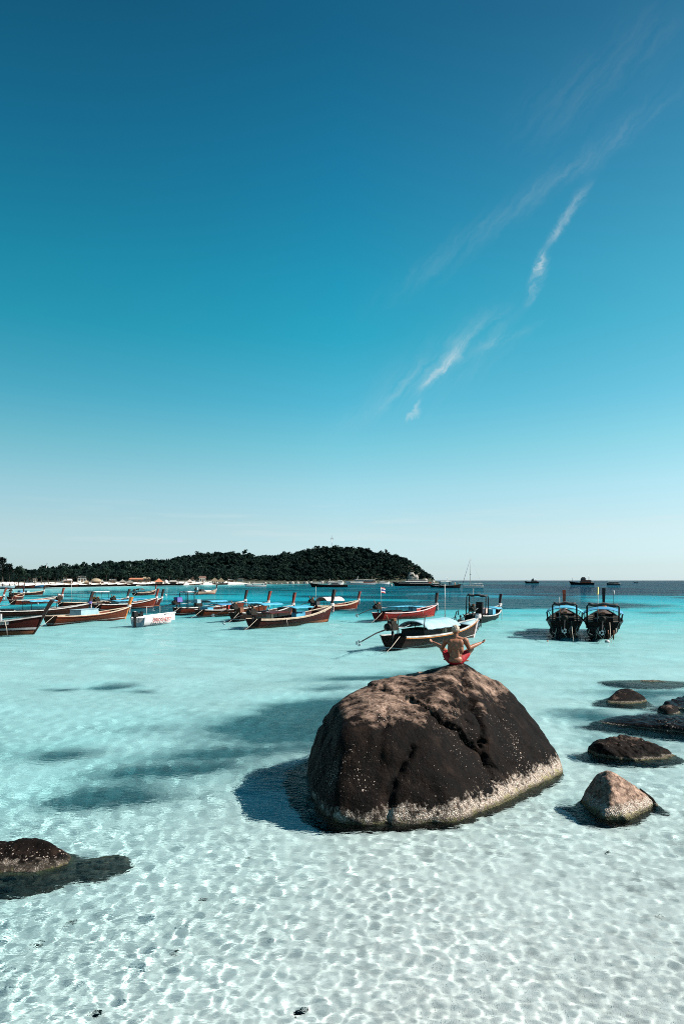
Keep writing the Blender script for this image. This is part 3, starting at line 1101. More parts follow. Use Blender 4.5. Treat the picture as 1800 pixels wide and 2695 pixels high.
boulder('granite_boulder', ring(-4.2, 8.85, 1.15, .62, -.7, rot=.1) + [D(-40, 2010, 8.4), D(60, 2012, 8.35), D(120, 1995, 8.5), D(165, 1965, 8.75), D(130, 1936, 9.0), D(92, 1924, 9.1), D(50, 1930, 9.1), D(0, 1950, 9.0), D(-60, 1955, 9.0), (-3.9, 8.95, .23), (-4.4, 8.95, .23)],
        'low black rock flecked with barnacles cut by the left edge', 'rock_barn', 6, 14, .07, 1.7, 22, lumps=.03, grow=1.08)
boulder('granite_boulder', ring(-3.2, 8.95, .5, .36, -.6, rot=.2) + [(-3.4, 8.8, -.03), (-3.1, 9.0, -.035), (-2.85, 9.1, -.10)],
        'submerged dark stone under water trailing right of the barnacled rock', 'rock_barn', 5, 12, .09, 2.0, 23, lumps=.04)

# ------------------------------------------------------------------ trees and forest
def crown_arrays(n_leaf, n_lobe, leaf, rx, rz, seed, flat=1.0):
    """many small leaf faces spread over uneven lobes"""
    q = np.random.default_rng(seed)
    lc = q.normal(size=(n_lobe, 3))
    lc /= np.linalg.norm(lc, axis=1)[:, None]
    lc *= q.uniform(.35, .72, (n_lobe, 1))
    lr = q.uniform(.34, .58, n_lobe)
    k = q.integers(0, n_lobe, n_leaf)
    d = q.normal(size=(n_leaf, 3))
    d /= np.linalg.norm(d, axis=1)[:, None]
    d[:, 2] = np.where(d[:, 2] < -.35, -d[:, 2] * .6, d[:, 2])
    c = lc[k] + d * (lr[k] * q.uniform(.72, 1.06, n_leaf))[:, None]
    c *= np.array((rx, rx, rz))
    nn = d + q.normal(size=(n_leaf, 3)) * .22
    nn /= np.linalg.norm(nn, axis=1)[:, None]
    a = np.cross(nn, q.normal(size=(n_leaf, 3)))
    a /= np.linalg.norm(a, axis=1)[:, None]
    b_ = np.cross(nn, a)
    s1 = leaf * q.uniform(.6, 1.3, (n_leaf, 1))
    s2 = leaf * q.uniform(.4, .9, (n_leaf, 1))
    Vq = np.stack([c - a * s1, c - b_ * s2 * flat, c + a * s1, c + b_ * s2 * flat], 1)
    return Vq


def quads_mesh(name, Vq):
    n_ = len(Vq)
    return np_mesh(name, Vq.reshape(-1, 3), np.arange(n_ * 4).reshape(n_, 4), False)


BASES = [crown_arrays(120, 7, 1.0, 4.6, 3.9, 40 + q) for q in range(6)]
fr_ = np.random.default_rng(8)
parts = {'leaf': [], 'leaf_dark': [], 'leaf_pale': []}
cx_ = fr_.uniform(-330, 128, 60000)
cy_ = fr_.uniform(255, 985, 60000)
sd_ = shore_sd(cx_, cy_)
hz_ = land_z(cx_, cy_)
u_ = cx_ / cy_ * FPX + CX
keep = (sd_ > 7) & (u_ > -260) & ((hz_ > 3.6) | (sd_ > 26)) & ((sd_ < 190) | (hz_ > 9))
flat_ = hz_ < 5
keep &= ~(flat_ & (sd_ > 95))
idx = np.where(keep)[0]
cell = {}
count = 0
for q in idx:
    key = (int(cx_[q] // 4.6), int(cy_[q] // 5.2))
    if key in cell:
        continue
    cell[key] = 1
    s_ = fr_.choice([fr_.uniform(.45, .8), fr_.uniform(.8, 1.2), fr_.uniform(1.2, 1.5)], p=[.32, .54, .14]) * (1.0 if hz_[q] > 5 else 1.05)
    if hz_[q] <= 5:
        s_ *= .70
    s_ *= float(np.interp(cx_[q], [60, 95, 125], [1, .75, .36]))
    if sd_[q] < 16 and hz_[q] > 3:
        s_ *= .6
    a_ = fr_.uniform(0, 6.28)
    Vq = BASES[fr_.integers(6)].copy()
    x_ = Vq[..., 0] * math.cos(a_) - Vq[..., 1] * math.sin(a_)
    y_ = Vq[..., 0] * math.sin(a_) + Vq[..., 1] * math.cos(a_)
    lift = fr_.uniform(2.4, 5.2) * s_
    Vq = np.stack([x_ * s_ + cx_[q], y_ * s_ + cy_[q], Vq[..., 2] * s_ * fr_.uniform(.8, 1.2) + hz_[q] + lift], -1)
    parts[('leaf', 'leaf_dark', 'leaf_pale')[int(fr_.choice(3, p=[.45, .35, .2]))]].append(Vq)
    count += 1
forest = empty('forest', (-100, 800, 0))
tag(forest, 'dense dark green forest covering the hill across the bay', 'forest', kind='stuff')
for key, nm in (('leaf', 'canopy'), ('leaf_dark', 'canopy'), ('leaf_pale', 'canopy')):
    o = quads_mesh(nm, np.concatenate(parts[key]) - np.array((-100, 800, 0)))
    oo = link(nm, o, forest, M[key])
    oo['kind'] = 'stuff'


def ground(x, y):
    return float(land_z(np.array([x]), np.array([y]))[0])


def trunk_mb(h, r, lean, seed):
    q = random.Random(seed)
    mb = MB()
    pts = [(0, 0, -.4)]
    for k in range(1, 6):
        t_ = k / 5
        pts.append((lean * t_ * t_ + q.uniform(-.1, .1), q.uniform(-.12, .12), h * t_))
    mb.tube(pts, [r * (1 - .62 * k / 5) for k in range(6)], 7)
    for k in range(5):
        t_ = q.uniform(.5, .9)
        a = q.uniform(0, 6.28)
        b0 = Vector((lean * t_ * t_, 0, h * t_))
        b1 = b0 + Vector((math.cos(a) * h * .24, math.sin(a) * h * .24, h * .2))
        mb.tube([b0, (b0 + b1) / 2 + Vector((0, 0, -.1)), b1], [r * .34, r * .25, r * .12], 5)
    return mb


TREE_KINDS = []
for q in range(4):      # broadleaf shore trees
    th_ = (5.2, 4.2, 6.0, 4.8)[q]
    cm = quads_mesh('crown', crown_arrays(520, 11, .55, 4.6, 3.6, 80 + q) + np.array((0, 0, th_ + 1.6)))
    cm.materials.append((M['leaf'], M['leaf_dark'], M['leaf_pale'], M['leaf'])[q])
    TREE_KINDS.append((trunk_mb(th_, .32, .4, q).mesh('trunk'), cm))
# feathery casuarina
cz = []
qg = np.random.default_rng(77)
for k in range(16):
    h_ = 3.5 + k * .62
    for a in range(4):
        an = qg.uniform(0, 6.28)
        ln = (3.6 - .16 * k) * qg.uniform(.7, 1.1)
        tip = np.array((math.cos(an) * ln, math.sin(an) * ln, h_ + ln * .55))
        root_ = np.array((0, 0, h_))
        pts = root_ + (tip - root_) * qg.uniform(.2, 1.05, (16, 1)) + qg.normal(size=(16, 3)) * .24
        d = qg.normal(size=(16, 3)) * .4 + (tip - root_) / ln
        d /= np.linalg.norm(d, axis=1)[:, None]
        w_ = np.cross(d, qg.normal(size=(16, 3)))
        w_ /= np.linalg.norm(w_, axis=1)[:, None]
        L_ = qg.uniform(.5, 1.0, (16, 1))
        cz.append(np.stack([pts - d * L_, pts - w_ * .14, pts + d * L_, pts + w_ * .14], 1))
cm = quads_mesh('crown', np.concatenate(cz))
cm.materials.append(M['leaf_dark'])
TREE_KINDS.append((trunk_mb(12.5, .34, .2, 9).mesh('trunk'), cm))
# coconut palm
mb = MB()
qr = random.Random(4)
for k in range(17):
    a = k * 2.4
    el_ = qr.uniform(-.5, .9)
    rows = []
    for s_ in range(7):
        t_ = s_ / 6
        r_ = 3.1 * t_
        z_ = 8 + math.sin(el_) * r_ * .9 - 1.6 * t_ * t_
        wd = .55 * math.sin(PI * min(.97, t_ + .06)) + .04
        c_ = Vector((math.cos(a) * r_ * math.cos(el_ * .6), math.sin(a) * r_ * math.cos(el_ * .6), z_))
        side_ = Vector((-math.sin(a), math.cos(a), 0)) * wd
        rows.append([c_ - side_ - Vector((0, 0, wd * .5)), c_, c_ + side_ - Vector((0, 0, wd * .5))])
    mb.sheet(rows, 0, False)
pm_ = mb.mesh('crown')
pm_.materials.append(M['leaf'])
TREE_KINDS.append((MB().tube([(0, 0, -.4), (.25, 0, 2.5), (.2, 0, 5.4), (0, 0, 8.05)], [.24, .19, .16, .13], 7).mesh('trunk'), pm_))
for tm_, _c in TREE_KINDS:
    if not tm_.materials:
        tm_.materials.append(M['bark'])

TREES = [  # photo x, distance, kind, scale, label
    (8, 300, 4, 1.0, 'tall feathery casuarina at the far left end of the beach'),
    (-14, 296, 4, 1.06, 'tall feathery casuarina cut by the left picture edge'),
    (26, 306, 4, .80, 'shorter feathery casuarina right of the leftmost tall one'),
    (50, 318, 2, .92, 'spreading broad dark tree over the left end of the white beach'),
    (40, 312, 1, .70, 'low shrubby tree behind the white parasols at far left'),
    (66, 330, 3, .80, 'dark rounded tree just left of the white flat-roofed house'),
    (92, 356, 1, .82, 'rounded tree right of the white flat-roofed house'),
    (110, 362, 0, .86, 'leafy tree on the beach edge below the orange gabled house'),
    (128, 366, 3, .84, 'wide dark tree in front of the orange gabled house'),
    (146, 372, 1, .86, 'low dark tree directly under the orange gabled house'),
    (176, 400, 2, .86, 'rounded treetop right of the orange gabled house'),
    (192, 405, 0, .80, 'leafy tree left of the white arched roof'),
    (234, 415, 3, .78, 'leafy tree right of the white arched roof'),
    (254, 440, 0, .90, 'round tree behind the dome-shaped thatched hut'),
    (257, 470, 1, 1.15, 'tall airy tree rising above the treeline left of the beach middle'),
    (280, 455, 2, .84, 'bushy tree between the dome hut and the grey thatched hut'),
    (306, 450, 5, .70, 'coconut palm between the thatched beach huts'),
    (322, 470, 3, .76, 'low tree behind the row of thatched shelters'),
    (346, 520, 2, 1.0, 'tree below the white lamp pole on the wooded slope'),
    (398, 478, 0, .82, 'round dark tree left of the red pyramid roof'),
    (386, 490, 5, .72, 'coconut palm left of the red pyramid roof'),
    (446, 500, 2, 1.0, 'tall dark tree right of the red pyramid roof'),
    (470, 512, 3, 1.12, 'large rounded tree in the middle of the beach'),
    (488, 520, 1, 1.08, 'large grey green tree left of the brown gabled houses'),
    (516, 548, 0, .62, 'small tree in front of the brown gabled houses'),
    (548, 580, 1, .74, 'tree between the brown houses and the twin thatched gables'),
    (600, 610, 2, .92, 'leafy tree right of the twin thatched gables'),
    (622, 640, 0, .80, 'tree at the right end of the white beach'),
]
tint = 0
for (px, Yd, kd, s_, lab) in TREES:
    x_ = (px - CX) / FPX * Yd
    if shore_sd(np.array([x_]), np.array([Yd]))[0] < 12:
        Yd += 14
        x_ = (px - CX) / FPX * Yd
    t = empty('palm_tree' if kd == 5 else 'tree', (x_, Yd, ground(x_, Yd)), rnd.uniform(0, 6.28))
    t.scale = (s_, s_, s_)
    tag(t, lab, 'tree', 'trees along the beach')
    link('trunk', TREE_KINDS[kd][0], t)
    link('crown', TREE_KINDS[kd][1], t)
# lone tree on the ridge, and the small trees of the point
for (px, py_top, Yd, kd, s_, lab) in [(1016, 1449, 915, 2, .62, 'lone umbrella-shaped tree standing above the right shoulder of the hill'),
                                      (719, 1452, 925, 0, .62, 'single tree poking above the saddle between the two hilltops'),
                                      (1112, 1505, 862, 1, .55, 'small tree at the right tip of the hill above pale rocks'),
                                      (1122, 1512, 858, 3, .42, 'small dark tree on the rocky point, lowest but one'),
                                      (1138, 1520, 852, 1, .30, 'last tiny bush on the tip of the rocky point')]:
    x_ = (px - CX) / FPX * Yd
    t = empty('tree', (x_, Yd, ground(x_, Yd) - .2), px * .7)
    t.scale = (s_, s_, s_ * (2.0 if px == 1016 else 1.0))
    tag(t, lab, 'tree', 'trees on the hill')
    link('trunk', TREE_KINDS[kd][0], t)
    link('crown', TREE_KINDS[kd][1], t)

# ------------------------------------------------------------------ radio mast and poles on the hill
x_, y_ = (873 - CX) / FPX * 940, 940
z_ = ground(x_, y_)
mast = tag(empty('radio_mast', (x_, y_, z_)), 'thin steel radio mast on the summit of the hill', 'mast')
mb = MB()
HM = 27.0
for a in range(3):
    c0 = Vector((math.cos(a * 2.094), math.sin(a * 2.094), 0))
    mb.tube([c0 * .95, c0 * .45 + Vector((0, 0, HM * .75))], .13, 5)
for k in range(12):
    z0, z1 = HM * .75 * k / 12, HM * .75 * (k + 1) / 12
    for a in range(3):
        c0 = Vector((math.cos(a * 2.094), math.sin(a * 2.094), 0)) * (.95 - .5 * k / 12) + Vector((0, 0, z0))
        c1 = Vector((math.cos(a * 2.094 + 2.094), math.sin(a * 2.094 + 2.094), 0)) * (.95 - .5 * (k + 1) / 12) + Vector((0, 0, z1))
        mb.tube([c0, c1], .08, 4)
mb.build('lattice', M['steel'], mast)
MB().tube([(0, 0, HM * .74), (0, 0, HM)], [.16, .06], 6).build('spire', M['steel'], mast)
for a in range(3):
    mb = MB()
    c0 = Vector((math.cos(a * 2.094 + .5), math.sin(a * 2.094 + .5), 0))
    mb.tube([c0 * .4 + Vector((0, 0, HM * .70)), c0 * 1.6 + Vector((0, 0, HM * .70))], .09, 5)
    mb.box(c0 * 1.7 + Vector((0, 0, HM * .70)), (.5, .5, 2.2))
    mb.build('antenna_panel', M['white'], mast)
for (px, y0, y1, Yd, lab) in [(345, 1485, 1504, 560, 'white pole standing in the trees left of the hill'), (123, 1484, 1493, 430, 'tiny white pole tip above the left treetops')]:
    x_ = (px - CX) / FPX * Yd
    top = CH + (HY - y0) / FPX * Yd
    g_ = ground(x_, Yd)
    po = tag(empty('lamp_pole', (x_, Yd, g_)), lab, 'pole')
    MB().tube([(0, 0, -.3), (0, 0, top - g_)], [.22, .14], 8).build('shaft', M['white'], po)
    MB().box((.5, 0, top - g_ + .05), (1.2, .35, .2)).build('lamp_head', M['steel'], po)


# ------------------------------------------------------------------ beach buildings
def hut(px0, px1, ytop, ybase, Yd, kind, roofm, wallm, label, name='beach_hut', rz=0.0, dp=.8):
    """small building: walls, posts, doors and windows, roof with real eaves"""
    x_ = ((px0 + px1) / 2 - CX) / FPX * Yd
    w = (px1 - px0) / FPX * Yd
    g_ = ground(x_, Yd)
    H = CH + (HY - ytop) / FPX * Yd - g_
    H = max(H, 2.6)
    d_ = w * dp
    t = tag(empty(name, (x_, Yd, g_), math.atan2(-x_, Yd) * 1.0 + rz), label, 'building' if name != 'beach_hut' else 'hut')
    wh = H * (.45 if kind in ('gable', 'pyramid', 'dome') else .72)
    ww = w * .82
    MB().box((0, 0, wh / 2 - .2), (ww, d_ * .82, wh + .4)).build('wall', wallm, t)
    for s_ in (-1, 1):
        MB().box((s_ * ww * .30, -d_ * .41 - .03, wh * .55), (ww * .2, .08, wh * .42)).build('window', M['window'], t)
        MB().tube([(s_ * w * .47, -d_ * .5, -.3), (s_ * w * .47, -d_ * .5, wh)], .09, 6).build('post', M['wall_wood'], t)
    MB().box((0, -d_ * .41 - .04, wh * .4), (ww * .17, .1, wh * .8)).build('door', M['wall_wood'], t)
    mb = MB()
    e = w * .56
    f = d_ * .62
    if kind == 'gable':
        mb.add([(-e, -f, wh - .25), (e, -f, wh - .25), (e, f, wh - .25), (-e, f, wh - .25), (0, -f * 1.04, H), (0, f * 1.04, H), (-e, -f, wh - .5), (e, -f, wh - .5), (e, f, wh - .5), (-e, f, wh - .5)],
               [(0, 4, 5, 3), (1, 2, 5, 4), (0, 6, 7, 1), (1, 7, 8, 2), (2, 8, 9, 3), (3, 9, 6, 0), (6, 9, 8, 7), (0, 1, 4), (2, 3, 5)])
    elif kind == 'long':
        mb.add([(-e, -f, wh - .2), (e, -f, wh - .2), (e, f, wh - .2), (-e, f, wh - .2), (-e * .75, 0, H), (e * .75, 0, H)], [(0, 1, 5, 4), (1, 2, 5), (2, 3, 4, 5), (3, 0, 4), (3, 2, 1, 0)])
    elif kind == 'pyramid':
        mb.add([(-e, -f, wh - .2), (e, -f, wh - .2), (e, f, wh - .2), (-e, f, wh - .2), (0, 0, H)], [(0, 1, 4), (1, 2, 4), (2, 3, 4), (3, 0, 4), (3, 2, 1, 0)])
    elif kind == 'dome':
        mb.lathe([(e, wh - .3), (e * .9, wh + (H - wh) * .38), (e * .66, wh + (H - wh) * .72), (e * .3, wh + (H - wh) * .95), (.02, H)], 14)
    elif kind == 'arch':
        rows = [[(e * math.cos(a), y_, wh + (H - wh) * math.sin(a)) for a in [PI * k / 10 for k in range(11)]] for y_ in (-f, f)]
        mb.sheet(rows, .12)
    else:
        mb.box((0, 0, H - .2), (w * 1.12, d_ * 1.2, .4), Matrix.Rotation(.06, 3, 'X'))
    mb.build('roof', roofm, t)
    return t


HUTS = [
    (69, 88, 1511, 1523, 392, 'flat', 'roof_white', 'wall_white', 'white flat-roofed house among the dark trees at left', 'house'),
    (88, 99, 1518, 1526, 396, 'flat', 'roof_white', 'wall_white', 'small white annex right below the white flat-roofed house', 'house'),
    (150, 172, 1508, 1520, 420, 'gable', 'cream', 'wall_white', 'gabled house with pale orange roof above the trees', 'house'),
    (168, 190, 1525, 1533, 402, 'long', 'pink_tarp', 'wall_wood', 'long low pink-roofed beach bar left of the white arch', 'beach_hut'),
    (204, 230, 1516, 1530, 424, 'arch', 'roof_white', 'wall_white', 'white arched barrel roof hall near the beach', 'building'),
    (222, 235, 1526, 1533, 414, 'pyramid', 'thatch', 'wall_wood', 'small straw hut right of the white arched roof', 'beach_hut'),
    (241, 266, 1522, 1533, 430, 'dome', 'thatch', 'wall_wood', 'dome-shaped straw-thatched beach hut', 'beach_hut'),
    (266, 274, 1527, 1533, 434, 'pyramid', 'thatch_grey', 'wall_wood', 'tiny grey hut touching the dome-shaped hut', 'beach_hut'),
    (289, 305, 1526, 1533, 450, 'long', 'thatch_grey', 'wall_wood', 'grey thatched shelter in the middle of the beach row', 'beach_hut'),
    (287, 302, 1519, 1527, 476, 'gable', 'tile_brown', 'wall_wood', 'brown bungalow half hidden above the grey shelter', 'bungalow'),
    (316, 331, 1526, 1534, 458, 'gable', 'thatch_grey', 'wall_wood', 'grey gabled shelter left of the long red roof', 'beach_hut'),
    (333, 352, 1527, 1534, 462, 'gable', 'thatch_grey', 'wall_wood', 'dark-fronted gabled shelter under the long red roof', 'beach_hut'),
    (341, 377, 1521, 1530, 486, 'long', 'tile', 'wall_wood', 'long red-roofed restaurant by the beach', 'restaurant'),
    (377, 396, 1518, 1530, 500, 'long', 'thatch', 'wall_wood', 'brown hipped bungalow right of the long red roof', 'bungalow'),
    (408, 430, 1522, 1534, 492, 'pyramid', 'tile', 'wall_wood', 'open pavilion with red pyramid roof on the beach', 'pavilion'),
    (433, 443, 1526, 1535, 496, 'dome', 'roof_white', 'wall_white', 'small white tent right of the red pyramid pavilion', 'tent'),
    (447, 466, 1527, 1535, 500, 'long', 'thatch_grey', 'wall_wood', 'low grey shelter half hidden by the big middle trees', 'beach_hut'),
    (494, 506, 1524, 1534, 556, 'gable', 'pink_tarp', 'wall_wood', 'pale gabled hut left of the brown gabled houses', 'beach_hut'),
    (502, 516, 1517, 1530, 578, 'gable', 'tile_brown', 'wall_white', 'leftmost of the three brown gabled bungalows', 'bungalow'),
    (513, 526, 1516, 1530, 586, 'gable', 'tile_brown', 'wall_white', 'middle one of the three brown gabled bungalows', 'bungalow'),
    (524, 543, 1516, 1532, 580, 'long', 'tile_brown', 'wall_white', 'rightmost and widest of the three brown bungalows', 'bungalow'),
    (556, 575, 1520, 1532, 592, 'gable', 'thatch', 'wall_white', 'left one of the twin thatched gable huts', 'beach_hut'),
    (573, 592, 1520, 1532, 594, 'gable', 'thatch', 'wall_white', 'right one of the twin thatched gable huts', 'beach_hut'),
    (600, 616, 1529, 1535, 640, 'long', 'thatch_grey', 'wall_wood', 'low dim shelter right of the twin thatched huts', 'beach_hut'),
    (624, 642, 1531, 1538, 672, 'arch', 'pink_tarp', 'wall_white', 'pale pink arched tent at the right end of the beach', 'tent'),
]
for h_ in HUTS:
    hut(h_[0], h_[1], h_[2], h_[3], h_[4], h_[5], M[h_[6]], M[h_[7]], h_[8], h_[9])

# parasols on the left beach
for k, (px, lab) in enumerate([(10, 'leftmost white beach parasol'), (22, 'second white beach parasol from the left edge'), (33, 'third white beach parasol from the left edge')]):
    Yd = 303 + k * 6
    x_ = (px - CX) / FPX * Yd
    u = tag(empty('beach_parasol', (x_, Yd, ground(x_, Yd))), lab, 'parasol', 'white beach parasols')
    MB().tube([(0, 0, -.2), (0, 0, 2.7)], .04, 6).build('pole', M['white'], u)
    MB().lathe([(1.5, 2.0), (1.46, 2.06), (.8, 2.45), (.02, 2.7)], 10).build('canopy', M['cloth_white'], u)

# pale boulders at the foot of the hill
ORD = ['one', 'two', 'three', 'four', 'five', 'six', 'seven', 'eight', 'nine', 'ten', 'eleven', 'twelve', 'thirteen', 'fourteen', 'fifteen', 'sixteen', 'seventeen', 'eighteen', 'nineteen',
       'twenty', 'twenty-one', 'twenty-two', 'twenty-three', 'twenty-four', 'twenty-five', 'twenty-six', 'twenty-seven', 'twenty-eight', 'twenty-nine', 'thirty', 'thirty-one', 'thirty-two', 'thirty-three', 'thirty-four']
for k in range(34):
    px = 655 + k * 14.6 + rnd.uniform(-5, 5)
    for Yd in np.arange(660, 900, 2.0):
        x_ = (px - CX) / FPX * Yd
        s_ = shore_sd(np.array([x_]), np.array([Yd]))[0]
        if s_ > rnd.uniform(-1.0, 2.0):
            break
    r_ = rnd.uniform(.9, 2.3) * (1.5 if 760 < px < 900 else 1.0)
    bmx = ring(0, 0, r_, r_ * .8, -.6, 7, seed=k) + [(q[0] * .7, q[1] * .7, q[2]) for q in ring(0, 0, r_, r_, r_ * rnd.uniform(.7, 1.1), 6, seed=k + 50)] + ring(0, 0, r_, r_ * .8, r_ * .4, 7, seed=k + 90)
    bm = bmesh.new()
    for p in bmx:
        bm.verts.new(p)
    bmesh.ops.convex_hull(bm, input=bm.verts[:])
    bmesh.ops.delete(bm, geom=[v for v in bm.verts if not v.link_faces], context='VERTS')
    me = bpy.data.meshes.new('shore_boulder')
    bm.to_mesh(me)
    bm.free()
    o = link('shore_boulder', me, None, M['pale_rock'])
    o.location = (x_, Yd, max(0.0, ground(x_, Yd)))
    tag(o, 'pale boulder at the foot of the hill, number %s from the left of that row' % ORD[k], 'rock', 'pale boulders at the foot of the hill')
for k, (px, yb, r_, lab) in enumerate([(1082, 1530, 5.2, 'largest pale rock outcrop near the tip of the wooded hill'), (1094, 1532, 3.8, 'second pale outcrop just right of the largest one near the tip'), (1120, 1529, 2.2, 'pale rock low on the hill tip behind the boats'), (1140, 1531, 1.8, 'outermost rock of the hill tip')]):
    Yd = 842
    x_ = (px - CX) / FPX * Yd
    bmx = ring(0, 0, r_, r_ * .7, -1, 8, seed=k) + [(q[0] * .5, q[1] * .6 + 1, q[2]) for q in ring(0, 0, r_, r_, r_ * 1.55, 6, seed=k + 50)] + ring(0, 0, r_, r_ * .8, r_ * .7, 8, seed=k + 90)
    bm = bmesh.new()
    for p in bmx:
        bm.verts.new(p)
    bmesh.ops.convex_hull(bm, input=bm.verts[:])
    bmesh.ops.delete(bm, geom=[v for v in bm.verts if not v.link_faces], context='VERTS')
    me = bpy.data.meshes.new('rock_outcrop')
    bm.to_mesh(me)
    bm.free()
    o = link('rock_outcrop', me, None, M['pale_rock'])
    o.location = (x_, Yd, max(.5, ground(x_, Yd)))
    tag(o, lab, 'rock')


# ------------------------------------------------------------------ long-tail boats
def hull_stations(L, B, zs0=.62, bow=1.15, rake=.55, stern_b=.72, n=22):
    """half beam, sheer height, keel height and length position along the hull"""
    st = []
    for k in range(n + 1):
        u = k / n
        hb = B / 2 * (stern_b + (1 - stern_b) * math.sin(min(1, u / .45) * PI / 2)) * max(0.0, 1 - u ** 3.4) ** .85
        zs = zs0 + .10 * max(0, 1 - u / .3) ** 2 + (bow - zs0) * max(0, (u - .38) / .62) ** 2.1
        zk = -.28 + .12 * max(0, (u - .8) / .2) ** 2
        st.append((u, hb, zs, zk))
    return st


def hull_point(L, st, k, w, rake):
    """w = 0 keel ... 1 gunwale; returns x, y, z of the port side"""
    u, hb, zs, zk = st[k]
    z = zk + (zs - zk) * w
    flare = (math.sin(w * PI / 2) ** .62) * (.80 + .20 * w)
    if u > .75:
        flare = flare * (1 - (u - .75) / .25 * .45 * (1 - w))
    x = L * u + rake * u ** 6 * (z - 0) / 1.15
    return x, hb * flare, z


def longtail(S, Bw, hullm, label, beam=1.95, rail='white', post='p_dark', post_h=1.28, post_rake=.46, canopies=(), engine=True, rib=('cloth_white',), thw=5, boxes=(), flag=None, frame=None,
             fore='plank', zs0=.62, bow=1.12, extra=None, shaft=True, big=True, garland='cloth_white', second_rail=None, rope_hang=()):
    S, Bw = Vector(S), Vector(Bw)
    v = Bw - S
    L = v.length
    rake = .55
    t = empty('longtail_boat', (S.x, S.y, 0), math.atan2(v.y, v.x))
    tag(t, label, 'boat', 'moored long-tail boats')
    t.rotation_euler = (rnd.uniform(-.035, .035), rnd.uniform(-.012, .008), math.atan2(v.y, v.x))
    st = hull_stations(L, beam, zs0, bow, rake)
    n = len(st) - 1
    ws = (0, .12, .3, .5, .7, .86, 1.0)
    # outer and inner skin with a gunwale edge between them
    rows = []
    for k in range(n + 1):
        pts = [hull_point(L, st, k, w, rake) for w in ws]
        full = [(x, -y, z) for x, y, z in reversed(pts)] + [(x, y, z) for x, y, z in pts[1:]]
        rows.append(full)
    mb = MB()
    mb.sheet(rows, 0)
    # transom
    tr = rows[0]
    mb.add(tr, [tuple(range(len(tr)))])
    inner = []
    zd = .26
    kin = int(n * .86)
    for k in range(1, kin + 1):
        x, y, z = hull_point(L, st, k, 1.0, rake)
        yd = max(.03, hull_point(L, st, k, .62, rake)[1] - .06)
        zdk = min(zd + max(0, (k / n - .6)) * .8, z - .12)
        inner.append([(x, -max(.02, y - .05), z - .005), (x, -yd, zdk), (x, 0, zdk - .01), (x, yd, zdk), (x, max(.02, y - .05), z - .005)])
    mb.sheet(inner, 0)
    mb.add(inner[0], [tuple(range(5))])
    mb.add(inner[-1], [tuple(range(5))])
    h = mb.build('hull', M[hullm], t)
    MB().sheet([[(p[1][0], p[1][1], p[1][2] + .012), (p[2][0], 0, p[2][2] + .022), (p[3][0], p[3][1], p[3][2] + .012)] for p in inner], 0).build('floor_boards', M['plank'], t)
    # gunwale rails, port and starboard
    for s_ in (-1, 1):
        for nm, dz_, hw, mk in [('gunwale', 0.0, .075, rail)] + ([('rubbing_strake', -.12, .04, second_rail)] if second_rail else []):
            mb = MB()
            rr = []
            for k in range(n + 1):
                x, y, z = hull_point(L, st, k, 1.0 + dz_ * .6, rake)
                y = max(y, .03)
                o_ = .045
                rr.append([(x, s_ * (y - .03), z + hw / 2 + dz_ * .1), (x, s_ * (y + o_), z + hw / 2 + dz_ * .1), (x, s_ * (y + o_), z - hw / 2 + dz_ * .1), (x, s_ * (y - .03), z - hw / 2 + dz_ * .1), (x, s_ * (y - .03), z + hw / 2 + dz_ * .1)])
            mb.sheet(rr, 0, False)
            mb.build(nm, M[mk], t)
    # foredeck
    fd = []
    for k in range(int(n * .84), n + 1):
        x, y, z = hull_point(L, st, k, 1.0, rake)
        fd.append([(x, -max(.02, y - .04), z - .02), (x, 0, z + .015), (x, max(.02, y - .04), z - .02)])
    MB().sheet(fd, .04).build('foredeck', M[fore], t)
    # stem post
    xb, _, zb = hull_point(L, st, n, 1.0, rake)
    top = Vector((xb + post_rake, 0, zb + post_h))
    mb = MB()
    x0, _, z0 = hull_point(L, st, n, .05, rake)
    mb.tube([(x0 - .02, 0, z0), ((x0 + xb) / 2 + .03, 0, (z0 + zb) / 2 - .05), (xb + .03, 0, zb)], [.06, .06, .08], 4, False)
    pr = []
    for q in range(6):
        tq = q / 5
        c_ = Vector((xb - .02, 0, zb - .15)).lerp(top, tq) + Vector((.05 * math.sin(tq * PI) * -1, 0, 0))
        hw = .075 + .055 * tq
        hd = .09 + .05 * tq
        pr.append([(c_.x - hd, -hw, c_.z), (c_.x + hd, -hw, c_.z - .03), (c_.x + hd, hw, c_.z - .03), (c_.x - hd, hw, c_.z), (c_.x - hd, -hw, c_.z)])
    mb.sheet(pr, 0, False)
    mb.add(pr[-1][:4], [(0, 1, 2, 3)])
    mb.build('prow_post', M[post], t)
    # garlands and hanging ribbons
    if rib:
        mb = MB()
        for q in range(3):
            zz = zb + .02 + q * .075
            xx = xb + (q * .075 + .16) / (post_h + .15) * post_rake
            mb.lathe([(.10, -.05), (.19, -.035), (.215, .0), (.19, .035), (.10, .05)], 9, (xx, 0, zz))
        mb.build('garland', M[garland], t)
        for q, rk in enumerate(rib):
            a0 = Vector((xb + .16, (q - (len(rib) - 1) / 2) * .14, zb + .02))
            ln = .62 + .18 * ((q * 7) % 3)
            mb = MB()
            for w3 in range(3):      # three twisted strips bunched together
                pts3 = [(a0.x + .03 * math.sin(tt * 5 + q + w3) + .03 * w3, a0.y + .03 * math.cos(tt * 4 + 2 * w3 + q), a0.z - ln * (1 - .12 * w3) * tt) for tt in [k3 / 6 for k3 in range(7)]]
                mb.tube(pts3, [.022, .034, .030, .036, .030, .038, .020], 6)
            mb.build('ribbon', M[rk], t)
